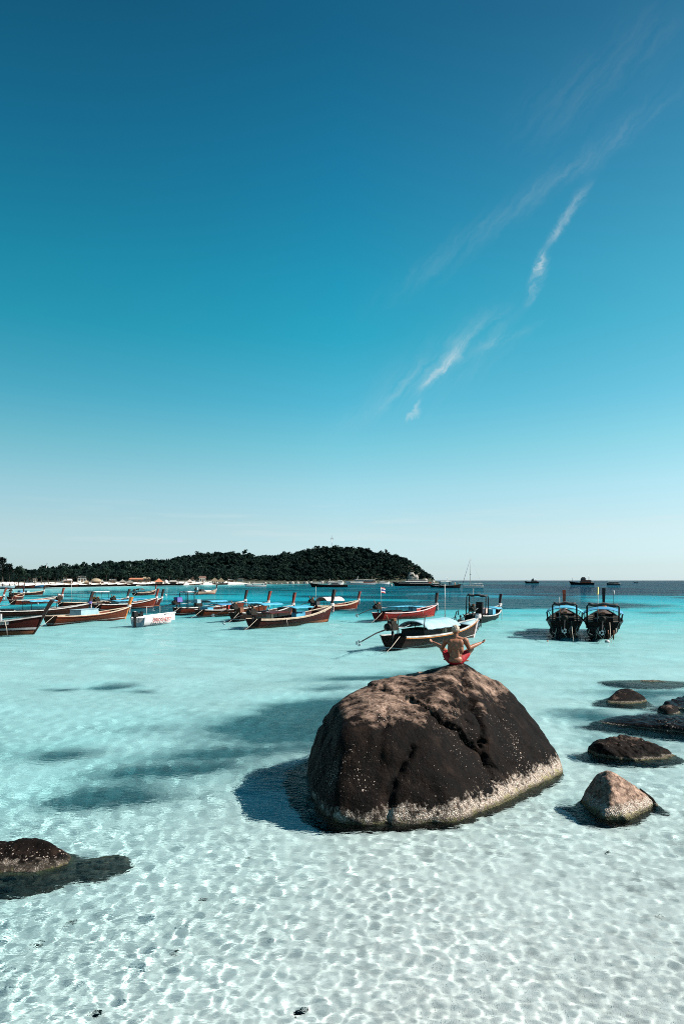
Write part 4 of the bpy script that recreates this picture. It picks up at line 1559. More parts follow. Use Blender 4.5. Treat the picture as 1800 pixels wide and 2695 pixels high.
    # thwarts
    for q in range(thw):
        u = .20 + .52 * q / max(1, thw - 1)
        k = int(u * n)
        x, y, z = hull_point(L, st, k, 1.0, rake)
        MB().box((x, 0, z - .15), (.24, 2 * y - .14, .05)).build('thwart', M['seat_cream'], t)
    # canopies: (u0, u1, height, crown, material, posts, overhang)
    for (u0, u1, hz, cr, cmk, pst, ovr) in canopies:
        hz = hz if cr > .3 or hz > 2 else hz - .42
        k0, k1 = u0 * L, u1 * L
        rows = []
        half = beam / 2 * (.92 + ovr)
        for q in range(9):
            xx = k0 + (k1 - k0) * q / 8
            sag = -.025 * math.sin(q / 8 * PI * 4) ** 2
            rows.append([(xx, half * (-1 + 2 * j / 8), hz + sag + cr * (1 - abs(-1 + 2 * j / 8) ** 2.4)) for j in range(9)])
        mb = MB()
        mb.sheet(rows, .035)
        c_ = mb.build('canopy', M[cmk], t)
        for j in (1, 4, 7):
            MB().tube([(k0 + .03, rows[0][j][1], rows[0][j][2] - .06), (k1 - .03, rows[8][j][1], rows[8][j][2] - .06)], .02, 5).build('batten', M['white'], c_)
        for xx in ([k0 + .12, k1 - .12] if pst == 4 else [k0 + .12, (k0 + k1) / 2, k1 - .12]):
            for s_ in (-1, 1):
                kk = max(0, min(n, int(round(xx / L * n))))
                yb = max(.1, st[kk][1] - .06)
                zb_ = st[kk][2]
                MB().tube([(xx, s_ * yb, zb_ - .1), (xx, s_ * (half - .05), hz - .02)], .026, 6).build('post', M['black'], t)
    # cargo and benches: (u, y, z, sx, sy, sz, material)
    for (u, yy_, zz, sx_, sy_, sz_, mk) in boxes:
        mb = MB()
        mb.box((u * L, yy_, zz), (sx_, sy_, sz_), None, .94)
        mb.box((u * L, yy_, zz + sz_ / 2 + .015), (sx_ * 1.0, sy_ * 1.0, .03))
        mb.build('locker', M[mk], t)
    if frame:        # tubular arch over the stern with a rolled awning: (u, height, half width, awning material)
        u, hz, hw, mk = frame
        for dxx in (0.0, .9):
            MB().tube([(u * L + dxx, -hw, .6), (u * L + dxx, -hw, hz - .12), (u * L + dxx, -hw + .12, hz), (u * L + dxx, hw - .12, hz), (u * L + dxx, hw, hz - .12), (u * L + dxx, hw, .6)], .045, 6).build('awning_frame', M['black'], t)
        mb = MB()
        rows = [[(u * L - .05 + xx, hw * .92 * (-1 + 2 * j / 8), hz + .07 - .05 * math.sin(j * 1.3)) for j in range(9)] for xx in (0, .3, .6, 1.0)]
        mb.sheet(rows, .17)
        mb.build('awning', M[mk], t)
    if engine:
        MB().tube([(-.02, 0, .2), (-.05, 0, .98)], .07, 8).build('engine_pivot', M['black'], t)
        eng = MB().box((-.12, 0, 1.20), (.62, .42, .34)).box((-.12, .0, 1.43), (.5, .26, .16)).lathe([(.02, -.09), (.20, -.09), (.20, .06), (.02, .06)], 12, (-.50, 0, 1.22), Matrix.Rotation(PI / 2, 3, 'Y')).build('engine', M['engine'], t)
        MB().tube([(-.1, .2, 1.4), (-.1, .27, 1.62), (-.22, .27, 1.80)], .038, 7).build('exhaust_pipe', M['rust'], eng)
        MB().box((.02, -.02, 1.57), (.26, .22, .14)).build('air_filter', M['rust'], eng)
        MB().tube([(.2, 0, 1.16), (1.3, .06, 1.10), (2.1, .10, 1.22)], .022, 6).build('tiller', M['steel'], t)
        if shaft:
            MB().tube([(-.45, 0, 1.14), (-1.6, .02, .98), (-3.1, .04, .62)], [.045, .035, .028], 7).build('propeller_shaft', M['black'], t)
            mb = MB()
            for a in range(3):
                mb.box(Vector((-3.14, .04, .61)) + Vector((0, math.cos(a * 2.094) * .10, math.sin(a * 2.094) * .10)), (.03, .09, .16), Matrix.Rotation(a * 2.094, 3, 'X'))
            mb.build('propeller', M['steel'], t)
    if flag:
        fx, fh, fm = flag
        MB().tube([(fx * L, .3, .6), (fx * L, .3, fh)], .018, 6).build('flag_pole', M['white'], t)
        if fm == 'tricolour':
            strips = [('red', 0, .08), ('cloth_white', .08, .16), ('navy', .16, .32), ('cloth_white', .32, .40), ('red', .40, .48)]
        elif fm:
            strips = [(fm, 0, .44)]
        else:
            strips = []
        for mk, a0, a1 in strips:
            rows = [[(fx * L + .09 * s_, .3 + .05 * math.sin(s_ * 1.1), fh - a0 - .012 * s_), (fx * L + .09 * s_, .3 + .05 * math.sin(s_ * 1.1), fh - a1 - .012 * s_)] for s_ in range(9)]
            mb = MB()
            mb.sheet(rows, 0)
            mb.build('flag_stripe', M[mk], t)
    for (u, s_) in rope_hang:
        k = int(u * n)
        x, y, z = hull_point(L, st, k, 1.0, rake)
        MB().tube([(x - .1, s_ * (y - .05), z + .06), (x, s_ * (y + .07), z - .05), (x + .1, s_ * (y + .08), z * .4), (x + .12, s_ * (y + .07), -.1)], .022, 5).build('rope', M['rope'], t)
    # mooring line off the stern
    if big:
        MB().tube([(0, -.4, st[0][2]), (-.9, -.45, .25), (-2.2, -.5, -.25)], .014, 5).build('mooring_line', M['rope'], t)
    if extra:
        extra(t, L, st, rake)
    return t


def bow_at(S, px, L, far=True):
    """bow position on the sight line px at hull length L from the stern"""
    t_ = (px - CX) / FPX
    # (tY - Sx)^2 + (Y - Sy)^2 = L^2
    a = t_ * t_ + 1
    b_ = -2 * (t_ * S.x + S.y)
    c_ = S.x ** 2 + S.y ** 2 - L * L
    disc = max(0.0, b_ * b_ - 4 * a * c_)
    Y_ = (-b_ + (1 if far else -1) * math.sqrt(disc)) / (2 * a)
    return Vector((t_ * Y_, Y_, 0))


def text_mesh(txt, size, m, parent, loc, rot, shear=.2, ext=.004, name='lettering'):
    cu_ = bpy.data.curves.new(name, 'FONT')
    cu_.body = txt
    cu_.size = size
    cu_.shear = shear
    cu_.extrude = ext
    cu_.align_x = 'CENTER'
    o = bpy.data.objects.new('tmp', cu_)
    COL.objects.link(o)
    dg = bpy.context.evaluated_depsgraph_get()
    me_ = bpy.data.meshes.new_from_object(o.evaluated_get(dg))
    bpy.data.objects.remove(o)
    me_.materials.clear()
    q = link(name, me_, parent, m)
    q.location = loc
    q.rotation_euler = rot
    return q


def side_marks(u0, marks, mk='white', zc=.8, hgt=.22):
    """white painted registration marks on the starboard bow"""
    def f(t, L, st, rake):
        n = len(st) - 1
        mb = MB()
        for (du, w_, s_) in marks:
            rows = []
            for q in range(2):
                k = (u0 + du + w_ * q) * n
                k0 = min(n - 1, int(k))
                fr2 = k - k0
                out = []
                for zz in (zc - hgt / 2 * s_, zc + hgt / 2 * s_):
                    pa = []
                    for kk in (k0, k0 + 1):
                        ws_ = (zz - st[kk][3]) / (st[kk][2] - st[kk][3])
                        pa.append(Vector(hull_point(L, st, kk, min(.97, ws_), rake)))
                    p_ = pa[0].lerp(pa[1], fr2)
                    out.append((p_.x + .05 * (zz - zc), -p_.y - .016, p_.z))
                rows.append(out)
            mb.sheet(rows, 0, False)
        mb.build('registration_marks', M[mk], t)
    return f


def white_bow_band(t, L, st, rake):
    n = len(st) - 1
    rows = []
    for k in range(int(n * .62), n + 1):
        ra = []
        for zz in (.22, .36):
            w_ = (zz - st[k][3]) / (st[k][2] - st[k][3])
            x, y, z = hull_point(L, st, k, w_, rake)
            ra.append((x, -y - .015, z))
        rows.append(ra)
    MB().sheet(rows, 0).build('bow_stripe', M['white'], t)
    side_marks(.70, [(.0, .022, 1.0), (.028, .012, .7), (.045, .02, 1.1), (.085, .03, .9), (.118, .02, 1.0)], zc=.70, hgt=.20)(t, L, st, rake)


LEN = 9.8
sA = G(92, 1669)
longtail(sA - 9.8 * Vector((math.cos(.22), math.sin(.22), 0)), sA, 'h_maroon', 'dark maroon boat with white bow lettering cut by the left edge, nearest boat there', beam=2.1, rail='white', post='p_dark', post_h=1.05, post_rake=.62,
         engine=False, rib=(), fore='plank', extra=white_bow_band, boxes=[(.78, .2, 1.0, .22, .16, .5, 'cloth_white')], rope_hang=[(.80, -1), (.84, -1)])
sB = G(224, 1617)
longtail(sB - 10.2 * Vector((.62, .785, 0)), sB, 'h_brown', 'black and brown boat with long blue roof behind the maroon lettered boat', post='p_dark', rib=('cloth_pink', 'cloth_white'), garland='cloth_blue',
         canopies=[(.38, .66, 1.95, .10, 'aqua_tarp', 4, 0)], rail='white', boxes=[(.2, 0, .55, .9, 1.0, .5, 'black')])


def bt(sx, sy, bx, hullm, label, L=LEN, **kw):
    S_ = G(sx, sy)
    return longtail(S_, bow_at(S_, bx, L), hullm, label, **kw)


bt(133, 1645, 331, 'h_rust', 'orange-brown boat with orange prow and white box, left of the white dinghy', L=9.6, rail='cream', post='p_orange', post_h=.95, post_rake=.50, rib=('cloth_white',),
   engine=False, bow=1.0, boxes=[(.42, 0, .82, 2.3, 1.2, .5, 'pale_tarp'), (.60, .3, .62, .6, .5, .3, 'cream')], thw=6, second_rail='h_redbrown')
bt(467, 1617, 637, 'h_redbrown', 'red-brown boat with blue engine cover and empty rail frame right of the dinghy', L=10.0, rail='white', post='p_dark', rib=('cloth_pink', 'cloth_white'), frame=(.10, 2.35, .62, 'steel'),
   canopies=[(.42, .68, 1.62, .14, 'aqua_tarp', 4, 0)], boxes=[(.02, 0, 1.55, .7, .55, .5, 'cloth_blue')])
bt(526, 1624, 697, 'h_rust', 'orange-brown boat with two blue roofs and white rail, left of centre', L=9.7, rail='white', post='p_red', rib=('cloth_white', 'cloth_pink'), second_rail='h_brown',
   canopies=[(.20, .42, 1.55, .12, 'blue_tarp', 4, 0), (.62, .86, 1.62, .06, 'aqua_tarp', 4, 0)], boxes=[(.1, 0, .75, .8, 1.1, .35, 'aqua_tarp'), (.45, .3, .8, .35, .3, .5, 'red'), (-.02, .1, 1.5, .5, .5, .45, 'pale_tarp')], rope_hang=[(.42, -1)])
bt(620, 1634, 764, 'h_brown', 'brown boat with blue roof half hidden behind the large dark brown one', L=9.4, rail='white', post='p_red', rib=('cloth_pink', 'cloth_white'),
   canopies=[(.34, .72, 1.72, .16, 'aqua_tarp', 6, 0)], boxes=[(.06, 0, .85, .6, .7, .6, 'rust')])
bt(667, 1654, 863, 'h_maroon', 'large dark brown boat with tall black prow and blue benches, centre left', L=9.9, beam=2.05, rail='cream', post='p_dark', post_h=1.42, post_rake=.48, rib=('cloth_pink', 'cloth_white'), bow=1.25, second_rail='cream', thw=6,
   canopies=[(.40, .66, 1.78, .10, 'aqua_tarp', 4, 0), (.10, .34, 1.52, .06, 'h_maroon', 4, -.05)], boxes=[(.52, -.3, .68, 1.1, .5, .36, 'aqua_tarp'), (.62, .3, .74, 1.1, .5, .30, 'blue_tarp'), (.16, -.4, .85, .3, .3, .5, 'cream'), (.24, .35, .8, .35, .35, .4, 'white'), (.56, .35, 1.15, .5, .1, .5, 'black')],
   rope_hang=[(.28, -1)], shaft=True, extra=side_marks(.86, [(.0, .03, 1.0)], 'cream', .85, .14))
bt(822, 1610, 937, 'h_redbrown', 'reddish boat with pale pink arched canopy behind the large dark brown one', L=10.0, rail='cream', post='p_red', post_h=1.15, rib=('cloth_pink', 'cloth_black'), second_rail='cream',
   canopies=[(.18, .58, 1.22, .45, 'pink_tarp', 6, -.05)], boxes=[(.06, 0, .9, .7, .9, .6, 'dark_tarp')], flag=(.12, 2.9, None))
bt(996, 1634, 1141, 'h_red', 'bright red boat with flat blue roof and small striped flag, centre', L=9.6, rail='cloth_pink', post='p_dark', post_h=1.25, post_rake=.30, rib=('cloth_white', 'cloth_black'),
   canopies=[(.16, .46, 1.62, .03, 'aqua_tarp', 4, .02), (.50, .70, 1.52, .05, 'aqua_tarp', 4, 0)], boxes=[(.22, 0, .62, 1.8, 1.3, .42, 'black'), (.56, -.2, .80, .7, .5, .45, 'aqua_tarp'), (.62, .3, .8, .4, .4, .4, 'black')],
   flag=(.10, 3.0, 'tricolour'), rope_hang=[(.64, -1), (.68, -1)])
bt(1243, 1642, 1310, 'h_black', 'black boat with blue benches seen from behind, right of the red boat', L=9.8, beam=2.2, rail='white', post='p_dark', post_h=1.15, rib=('cloth_pink',), frame=(.10, 2.35, .82, 'dark_tarp'),
   canopies=[(.60, .80, 1.45, .10, 'aqua_tarp', 4, -.2)], boxes=[(.5, -.45, .80, 1.2, .5, .45, 'aqua_tarp'), (.36, .3, 1.05, .5, .6, 1.2, 'black'), (.30, -.3, .95, .35, .3, .4, 'cloth_pink'), (.40, -.1, .95, .4, .4, .4, 'cream')], flag=(.12, 2.9, None), rope_hang=[(.8, -1), (.84, -1)])


def boat_L_extra(t, L, st, rake):
    MB().tube([(.66 * L, .35, 1.2), (.655 * L, .35, 3.35)], [.03, .022], 6).build('flag_pole', M['white'], t)
    side_marks(.80, [(.0, .02, .7), (.026, .012, 1), (.044, .02, .8)], 'cream', .78, .10)(t, L, st, rake)
    for s_ in (-1, 1):
        MB().tube([(.18 * L, s_ * .8, .65), (.19 * L, s_ * .82, 1.6), (.22 * L, s_ * .78, 1.72)], .03, 6).build('roof_stay', M['black'], t)
    MB().tube([(.58 * L, -.55, .9), (.62 * L, -.6, 1.75), (.645 * L, -.6, 1.8), (.64 * L, -.62, 1.55)], .035, 6).build('ladder_hook', M['black'], t)
    mb = MB()
    for q in range(2):
        mb.tube([(.70 * L, -.35 + .7 * q, .95), (.70 * L, -.35 + .7 * q, 1.22), (.80 * L, -.30 + .6 * q, 1.30), (.80 * L, -.3 + .6 * q, 1.1)], .02, 5)
    mb.build('bow_rail', M['black'], t)


bt(1034, 1711, 1247, 'h_brown', 'nearest dark brown boat with pale arched canopy, behind the seated man', L=10.0, beam=2.1, rail='white', post='cloth_white', post_h=.30, post_rake=.14, rib=('cloth_black', 'pale_tarp', 'cloth_white'), second_rail='p_orange', thw=6, fore='pale_tarp',
   canopies=[(.20, .60, 1.0, .40, 'pale_tarp', 6, .0)], boxes=[(.30, 0, .62, 1.9, 1.5, .55, 'black'), (.47, -.4, .78, .5, .45, .5, 'cream'), (.55, .35, .78, .5, .4, .5, 'seat_cream'), (.60, -.35, .8, .5, .45, .5, 'cream'), (.52, .1, .75, .5, .4, .35, 'cloth_pink'), (.66, .3, .85, .4, .4, .45, 'seat_cream')],
   extra=boat_L_extra)


def stern_clutter(seed):
    def f(t, L, st, rake):
        q = random.Random(seed)
        for k in range(5):
            y0 = q.uniform(-.8, .8)
            MB().tube([(.05, y0, .75), (-.15, y0 + q.uniform(-.2, .2), .45), (-.12, y0 + q.uniform(-.4, .4), -.1)], .025, 5).build('stern_rope', M['rope'], t)
        MB().lathe([(.22, -.05), (.30, -.05), (.33, 0), (.30, .05), (.22, .05), (.19, 0), (.22, -.05)], 14, (-.08, .62, .42), Matrix.Rotation(PI / 2, 3, 'Y')).build('tyre_fender', M['black'], t)
        MB().tube([(-.16, -.30, .55), (-.22, -.34, .2), (-.2, -.36, -.1)], .04, 6).build('ladder_leg', M['rust'], t)
        MB().tube([(-.16, -.62, .55), (-.22, -.62, .2), (-.2, -.62, -.1)], .04, 6).build('ladder_leg', M['rust'], t)
        for s_ in (-1, 1):
            mb = MB()
            for k in range(4):
                mb.box((.9 + k * .45, s_ * .75, 1.0 + .09 * k), (.16, .30, .05))
            mb.build('side_seat', M['seat_cream'], t)
        MB().box((2.6, -s_ * .15, 1.16), (.45, 1.0, .12)).build('bench', M['seat_cream'], t)
        MB().box((3.4, 0, .95), (.5, 1.5, .35)).build('bench', M['wall_wood'], t)
    return f


bt(1486, 1677, 1485, 'h_black', 'left one of the two black boats moored side by side at right, red prow', L=9.8, beam=2.45, rail='black', post='p_vermilion', post_h=1.45, post_rake=.4, rib=('cloth_pink',), frame=(.05, 2.12, .74, 'dark_tarp'), bow=1.4, zs0=.92,
   canopies=[(.26, .68, 1.45, .34, 'aqua_tarp', 6, .06)], boxes=[(.12, .3, .9, .5, .5, .5, 'black'), (.2, -.4, .9, .4, .5, .4, 'black')], extra=stern_clutter(3), flag=(.05, 2.55, None))
bt(1585, 1681, 1587, 'h_black', 'right one of the two black boats moored side by side at right, yellow flag', L=9.8, beam=2.5, rail='black', post='p_dark', post_h=1.55, post_rake=.4, rib=('cloth_orange', 'cloth_white'), frame=(.05, 2.08, .94, 'dark_tarp'), bow=1.4, zs0=.92, garland='cloth_orange',
   canopies=[(.26, .66, 1.40, .32, 'blue_tarp', 6, .08)], boxes=[(.12, .3, .9, .5, .5, .5, 'black'), (.22, -.45, .9, .4, .4, .5, 'black')], extra=stern_clutter(5), flag=(.06, 3.2, 'yellow'))
bt(34, 1592, 158, 'h_redbrown', 'long red-brown open boat with white rail in the left middle distance', L=10.0, rail='white', post='p_red', rib=('cloth_white', 'cloth_pink'), engine=False, second_rail='cream')
sP = G(0, 1590)
longtail(sP - 9.6 * Vector((.75, .66, 0)), sP, 'h_redbrown', 'boat whose red prow with white ribbon just enters at the left edge', post='p_red', rib=('cloth_white',), rail='cream', engine=False)
bt(30, 1581, 62, 'h_redbrown', 'short-looking brown boat seen end-on behind the left edge boats', L=9.4, post='p_dark', rail='cream', rib=('cloth_white',), boxes=[(.05, 0, .95, .6, .7, .6, 'black')])
bt(31, 1568, 112, 'h_brown', 'small far brown boat with dark engine near the left beach', L=9.6, rail='cream', post='p_dark', rib=('cloth_white',), boxes=[(.3, 0, .95, 1.2, .9, .5, 'blue_tarp'), (.5, 0, .9, .8, .8, .45, 'pale_tarp')])
bt(160, 1599, 327, 'h_brown', 'dark boat with raised white roof and tall pole above the orange-brown boat', L=10.0, rail='cream', post='p_dark', rib=('cloth_white',), canopies=[(.46, .70, 2.05, .06, 'roof_white', 4, 0), (.60, .90, 1.45, .06, 'aqua_tarp', 4, 0)], flag=(.18, 3.6, None), boxes=[(.52, .2, 1.0, .3, .3, .7, 'cloth_orange')])
bt(355, 1568, 407, 'h_brown', 'far dark boat with low black arched hood near the beach', L=9.4, rail='cream', post='p_red', rib=('cloth_white', 'cloth_white'), canopies=[(.18, .36, 1.35, .35, 'dark_tarp', 4, -.1)])
bt(258, 1606, 404, 'h_redbrown', 'red-brown boat with blue roofs, front one of the overlapping pair', L=9.7, rail='white', post='p_red', rib=('cloth_white', 'cloth_pink'), second_rail='h_brown', canopies=[(.22, .62, 1.45, .08, 'aqua_tarp', 6, 0)], boxes=[(.42, 0, .82, 2.6, 1.3, .3, 'pale_tarp')])
bt(300, 1601, 419, 'h_maroon', 'dark boat behind the red-brown boat with blue roofs, rear of the overlapping pair', L=9.6, rail='white', post='p_dark', rib=('cloth_white',), canopies=[(.3, .6, 1.6, .06, 'blue_tarp', 4, 0)])
bt(517, 1565, 567, 'h_cream', 'pale cream boat with white awning standing alone in the far middle', L=9.6, rail='cream', post='p_dark', rib=('cloth_white',), canopies=[(.08, .28, 2.6, .05, 'roof_white', 4, -.1), (.34, .64, 1.25, .22, 'roof_white', 4, 0)], boxes=[(.25, 0, .95, 1.2, 1.0, .7, 'dark_tarp'), (.03, 0, 1.5, .7, .6, .7, 'pale_tarp')])


# ------------------------------------------------------------------ white dinghy
def dinghy():
    S_ = G(363, 1648)
    Bw = bow_at(S_, 452, 3.9)
    v = Bw - S_
    L = v.length
    t = tag(empty('dinghy', (S_.x, S_.y, 0), math.atan2(v.y, v.x)), 'small white motor dinghy with red lettering on its side', 'boat')
    rows = []
    n = 16
    pts = []
    for k in range(n + 1):
        u = k / n
        hb = .82 * max(0, 1 - u ** 3.6) ** .8 * (.92 + .08 * math.sin(u * PI))
        zs = .66 + .24 * u ** 2
        zk = -.15 + .12 * u ** 3
        x = L * u
        r = [(x + .28 * u ** 5 * (zz - .2) / .5, hb * f_, zz) for f_, zz in ((0, zk), (.6, zk + .06), (.88, .14), (.96, .4), (1.0, zs))]
        pts.append(r)
        rows.append([(p[0], -p[1], p[2]) for p in reversed(r)] + r[1:])
    mb = MB()
    mb.sheet(rows, 0)
    mb.add(rows[0], [tuple(range(len(rows[0])))])
    ins = [[(r[-1][0], -max(.01, r[-1][1] - .06), r[-1][2]), (r[-1][0], -max(.01, r[-1][1] - .14), .28), (r[-1][0], max(.01, r[-1][1] - .14), .28), (r[-1][0], max(.01, r[-1][1] - .06), r[-1][2])] for r in pts]
    mb.sheet(ins, 0, False)
    mb.add(ins[0], [(0, 1, 2, 3)])
    mb.build('hull', M['gel'], t)
    for s_ in (-1, 1):
        MB().tube([(r[-1][0], s_ * max(.02, r[-1][1] - .02), r[-1][2] + .02) for r in pts], .045, 6).build('gunwale', M['gel'], t)
    for x in (1.1, 2.1):
        MB().box((x, 0, .52), (.32, 1.4, .06)).build('seat', M['white'], t)
    MB().box((L * .82, -.25, .80), (.5, .35, .1)).build('bow_locker', M['wall_wood'], t)
    eng = MB().box((-.30, 0, .95), (.42, .36, .42), None, .8).build('outboard_motor', M['black'], t)
    MB().box((-.30, 0, .35), (.16, .12, .9)).build('motor_leg', M['black'], eng)
    MB().tube([(-.1, 0, .95), (.45, .05, 1.02)], .03, 6).build('tiller', M['black'], eng)
    MB().box((-.34, 0, 1.17), (.2, .2, .03)).build('motor_badge', M['cloth_white'], eng)
    MB().box((.55, .25, .88), (.35, .3, .3)).box((.7, .25, 1.05), (.2, .2, .16)).build('fuel_tank', M['black'], t)
    for x in (.25, 1.75):
        MB().tube([(x, -.7, .6), (x + .01, -.7, 1.55)], .016, 5).build('rod', M['white'], t)
    a = math.atan2(pts[12][4][1] - pts[3][4][1], pts[12][4][0] - pts[3][4][0])
    text_mesh('DISCOVERY', .40, M['red'], t, (L * .47, -.825, .34), (PI / 2, 0, -a * .1), .35, .012)
    mb = MB()
    for k in range(9):
        mb.box((L * .2 + k * .24, -.80, .25), (.12 + .05 * (k % 3), .05, .035))
    mb.build('small_print', M['cloth_pink'], t)


dinghy()


# ------------------------------------------------------------------ larger vessels further out
def ship(px0, px1, yw, bow_right, label, name, hullm, top, Hd=1.2, beam=.24, supers=(), mast=None, flat_stern=True, bow_up=.9, cat='boat', yaw=.32):
    """hull with flared bow plus deckhouses; sizes in metres along the length"""
    Yd = CH * FPX / (yw - HY)
    xa, xb = (px0 - CX) / FPX * Yd, (px1 - CX) / FPX * Yd
    L = xb - xa
    if bow_right:
        t = empty(name, (xa, Yd, 0), math.atan2(-(xa + xb) / 2, Yd) + yaw)
    else:
        t = empty(name, (xb, Yd, 0), PI + math.atan2(-(xa + xb) / 2, Yd) + yaw)
    tag(t, label, cat)
    B_ = max(2.2, L * beam)
    rows = []
    n = 16
    for k in range(n + 1):
        u = k / n
        hb = B_ / 2 * max(0, 1 - u ** 4) ** .9 * (.85 + .15 * math.sin(u * PI))
        zs = Hd * (1 + bow_up * max(0, (u - .5) / .5) ** 2 + .15 * max(0, 1 - u / .2))
        x = L * u * .93
        r = [(x + .07 * L * u ** 6 * max(0, z_) / zs, hb * f_, z_) for f_, z_ in ((.0, -.6), (.75, -.4), (.93, zs * .4), (1.0, zs))]
        rows.append([(p[0], -p[1], p[2]) for p in reversed(r)] + r[1:])
    mb = MB()
    mb.sheet(rows, 0)
    mb.add(rows[0], [tuple(range(len(rows[0])))])
    mb.build('hull', M[hullm], t)
    MB().sheet([[(r[0][0], r[0][1] * .97, r[0][2] - .12), (r[-1][0], r[-1][1] * .97, r[-1][2] - .12)] for r in rows], 0).build('deck', M[top], t)
    MB().tube([(r[0][0], r[0][1], r[0][2] + .02) for r in rows], .06, 5).build('rail', M[top], t)
    MB().tube([(r[-1][0], r[-1][1], r[-1][2] + .02) for r in rows], .06, 5).build('rail', M[top], t)
    for (u0, u1, z0, z1, wf, mk, win) in supers:
        x0, x1 = u0 * L, u1 * L
        w_ = B_ * wf
        rake_ = (z1 - z0) * .35
        mb = MB()
        mb.add([(x0, -w_ / 2, z0), (x1, -w_ / 2, z0), (x1, w_ / 2, z0), (x0, w_ / 2, z0), (x0 + .05, -w_ / 2 * .96, z1), (x1 - rake_, -w_ / 2 * .96, z1), (x1 - rake_, w_ / 2 * .96, z1), (x0 + .05, w_ / 2 * .96, z1)],
               [(3, 2, 1, 0), (4, 5, 6, 7), (0, 1, 5, 4), (1, 2, 6, 5), (2, 3, 7, 6), (3, 0, 4, 7)])
        h_ = mb.build('cabin' if win is not None else 'roof', M[mk], t)
        if win:
            nw = max(2, int((x1 - x0) / win))
            for s_ in (-1, 1):
                for k in range(nw):
                    xx = x0 + (x1 - rake_ - x0) * (k + .5) / nw
                    MB().box((xx, s_ * (w_ / 2 * .98 + .01), z0 + (z1 - z0) * .6), ((x1 - x0) / nw * .78, .06, (z1 - z0) * .36)).build('window', M['window'], h_)
    if mast:
        for (u, z0, z1, r_) in mast:
            MB().tube([(u * L, 0, z0), (u * L, 0, z1)], r_, 6).build('mast', M['steel'], t)
    return t, L


ship(641, 700, 1544, False, 'white speedboat with long white roof at the right end of the beach', 'speedboat', 'gel', 'white', .9, .22, [(.12, .62, .9, 1.15, .8, 'dark_tarp', .0), (.10, .66, 1.85, 2.05, .95, 'roof_white', None), (.14, .17, 1.1, 1.9, .8, 'steel', None), (.58, .61, 1.1, 1.9, .8, 'steel', None), (-.02, .06, .6, 1.5, .5, 'black', None)])
ship(810, 912, 1545, False, 'long black wooden boat with white canopies below the hill', 'fishing_boat', 'h_black', 'plank', 1.15, .2, [(.25, .42, 1.1, 2.5, .6, 'window', .9), (.24, .50, 2.6, 2.85, .7, 'roof_white', None), (.70, .92, 2.0, 2.6, .5, 'white', 1.5), (.10, .20, 1.2, 1.9, .5, 'white', None)], [(.46, 1.0, 4.6, .07), (.62, 1, 3.6, .06)])
ship(905, 986, 1540, False, 'sleek white ferry with slanted windows below the hill', 'ferry', 'gel', 'white', 1.7, .24, [(.42, .86, 1.7, 3.0, .8, 'white', 1.6), (.05, .66, 3.0, 3.9, .78, 'white', 1.8), (.0, .42, 1.7, 2.9, .76, 'h_redbrown', 1.6), (.02, .7, 3.95, 4.1, .9, 'roof_white', None)], [(.58, 4.0, 6.6, .10), (.60, 4.0, 5.6, .08)])
ship(994, 1028, 1538, True, 'small white yacht moored between the two ferries', 'motor_yacht', 'gel', 'white', 1.2, .26, [(.15, .7, 1.2, 2.4, .7, 'white', 1.2), (.15, .5, 2.45, 3.0, .6, 'roof_white', 1.0)], [(.4, 2.8, 4.8, .06)])
ship(1028, 1133, 1542, False, 'big dark-hulled ferry with white top in front of the hill tip', 'ferry', 'h_black', 'white', 1.5, .22, [(.10, .86, 1.5, 2.7, .86, 'dark_tarp', 1.6), (.12, .70, 2.72, 3.0, .9, 'roof_white', None), (.16, .62, 3.0, 3.7, .7, 'dark_tarp', 1.4), (.10, .64, 3.75, 3.95, .85, 'roof_white', None), (.0, .09, 1.5, 2.6, .8, 'p_red', None)], [(.5, 3.9, 6.0, .08)])
ship(1131, 1158, 1546, False, 'small dark launch between the big ferry and the tour boat', 'launch', 'h_black', 'white', .9, .3, [(.15, .8, .9, 2.0, .8, 'dark_tarp', .9), (.1, .84, 2.02, 2.2, .95, 'roof_white', None)])
ship(1155, 1216, 1547, True, 'crowded tour boat with white awning left of the sailing yacht', 'tour_boat', 'h_black', 'plank', 1.0, .25, [(.03, .52, 2.9, 3.1, .9, 'roof_white', None), (.06, .30, 1.0, 1.9, .7, 'white', 1.0), (.05, .08, 1, 2.95, .8, 'steel', None), (.48, .51, 1, 2.95, .8, 'steel', None), (.30, .44, 3.1, 3.5, .4, 'white', None)], [(.36, 3.1, 5.4, .06), (.72, 1, 2.6, .05)])
for k, (px, mk, lab) in enumerate([(1176, 'cloth_white', 'person in white shirt on the crowded tour boat'), (1188, 'navy', 'person in dark blue shirt on the crowded tour boat'), (1196, 'cloth_orange', 'person in orange shirt on the crowded tour boat'), (1204, 'cloth_black', 'person in black shirt near the bow of the tour boat')]):
    Yd = CH * FPX / (1547 - HY)
    p = tag(empty('person', ((px - CX) / FPX * Yd, Yd - .2, .95)), lab, 'person', 'passengers on the tour boat')
    mb = MB()
    mb.tube([(-.10, 0, 0), (-.09, 0, .45), (-.07, 0, .85)], [.06, .075, .10], 7).tube([(.10, 0, 0), (.09, 0, .45), (.07, 0, .85)], [.06, .075, .10], 7)
    mb.tube([(0, 0, .78), (0, 0, 1.0), (0, 0, 1.3), (0, 0, 1.42), (0, 0, 1.5), (0, 0, 1.56), (0, 0, 1.66), (0, 0, 1.75)], [.15, .15, .19, .14, .06, .09, .10, .03], 8)
    for s_ in (-1, 1):
        mb.tube([(s_ * .18, 0, 1.38), (s_ * .24, .05, 1.1), (s_ * .26, -.08, .86)], [.055, .045, .035], 6)
    mb.build('body', M[mk], p)
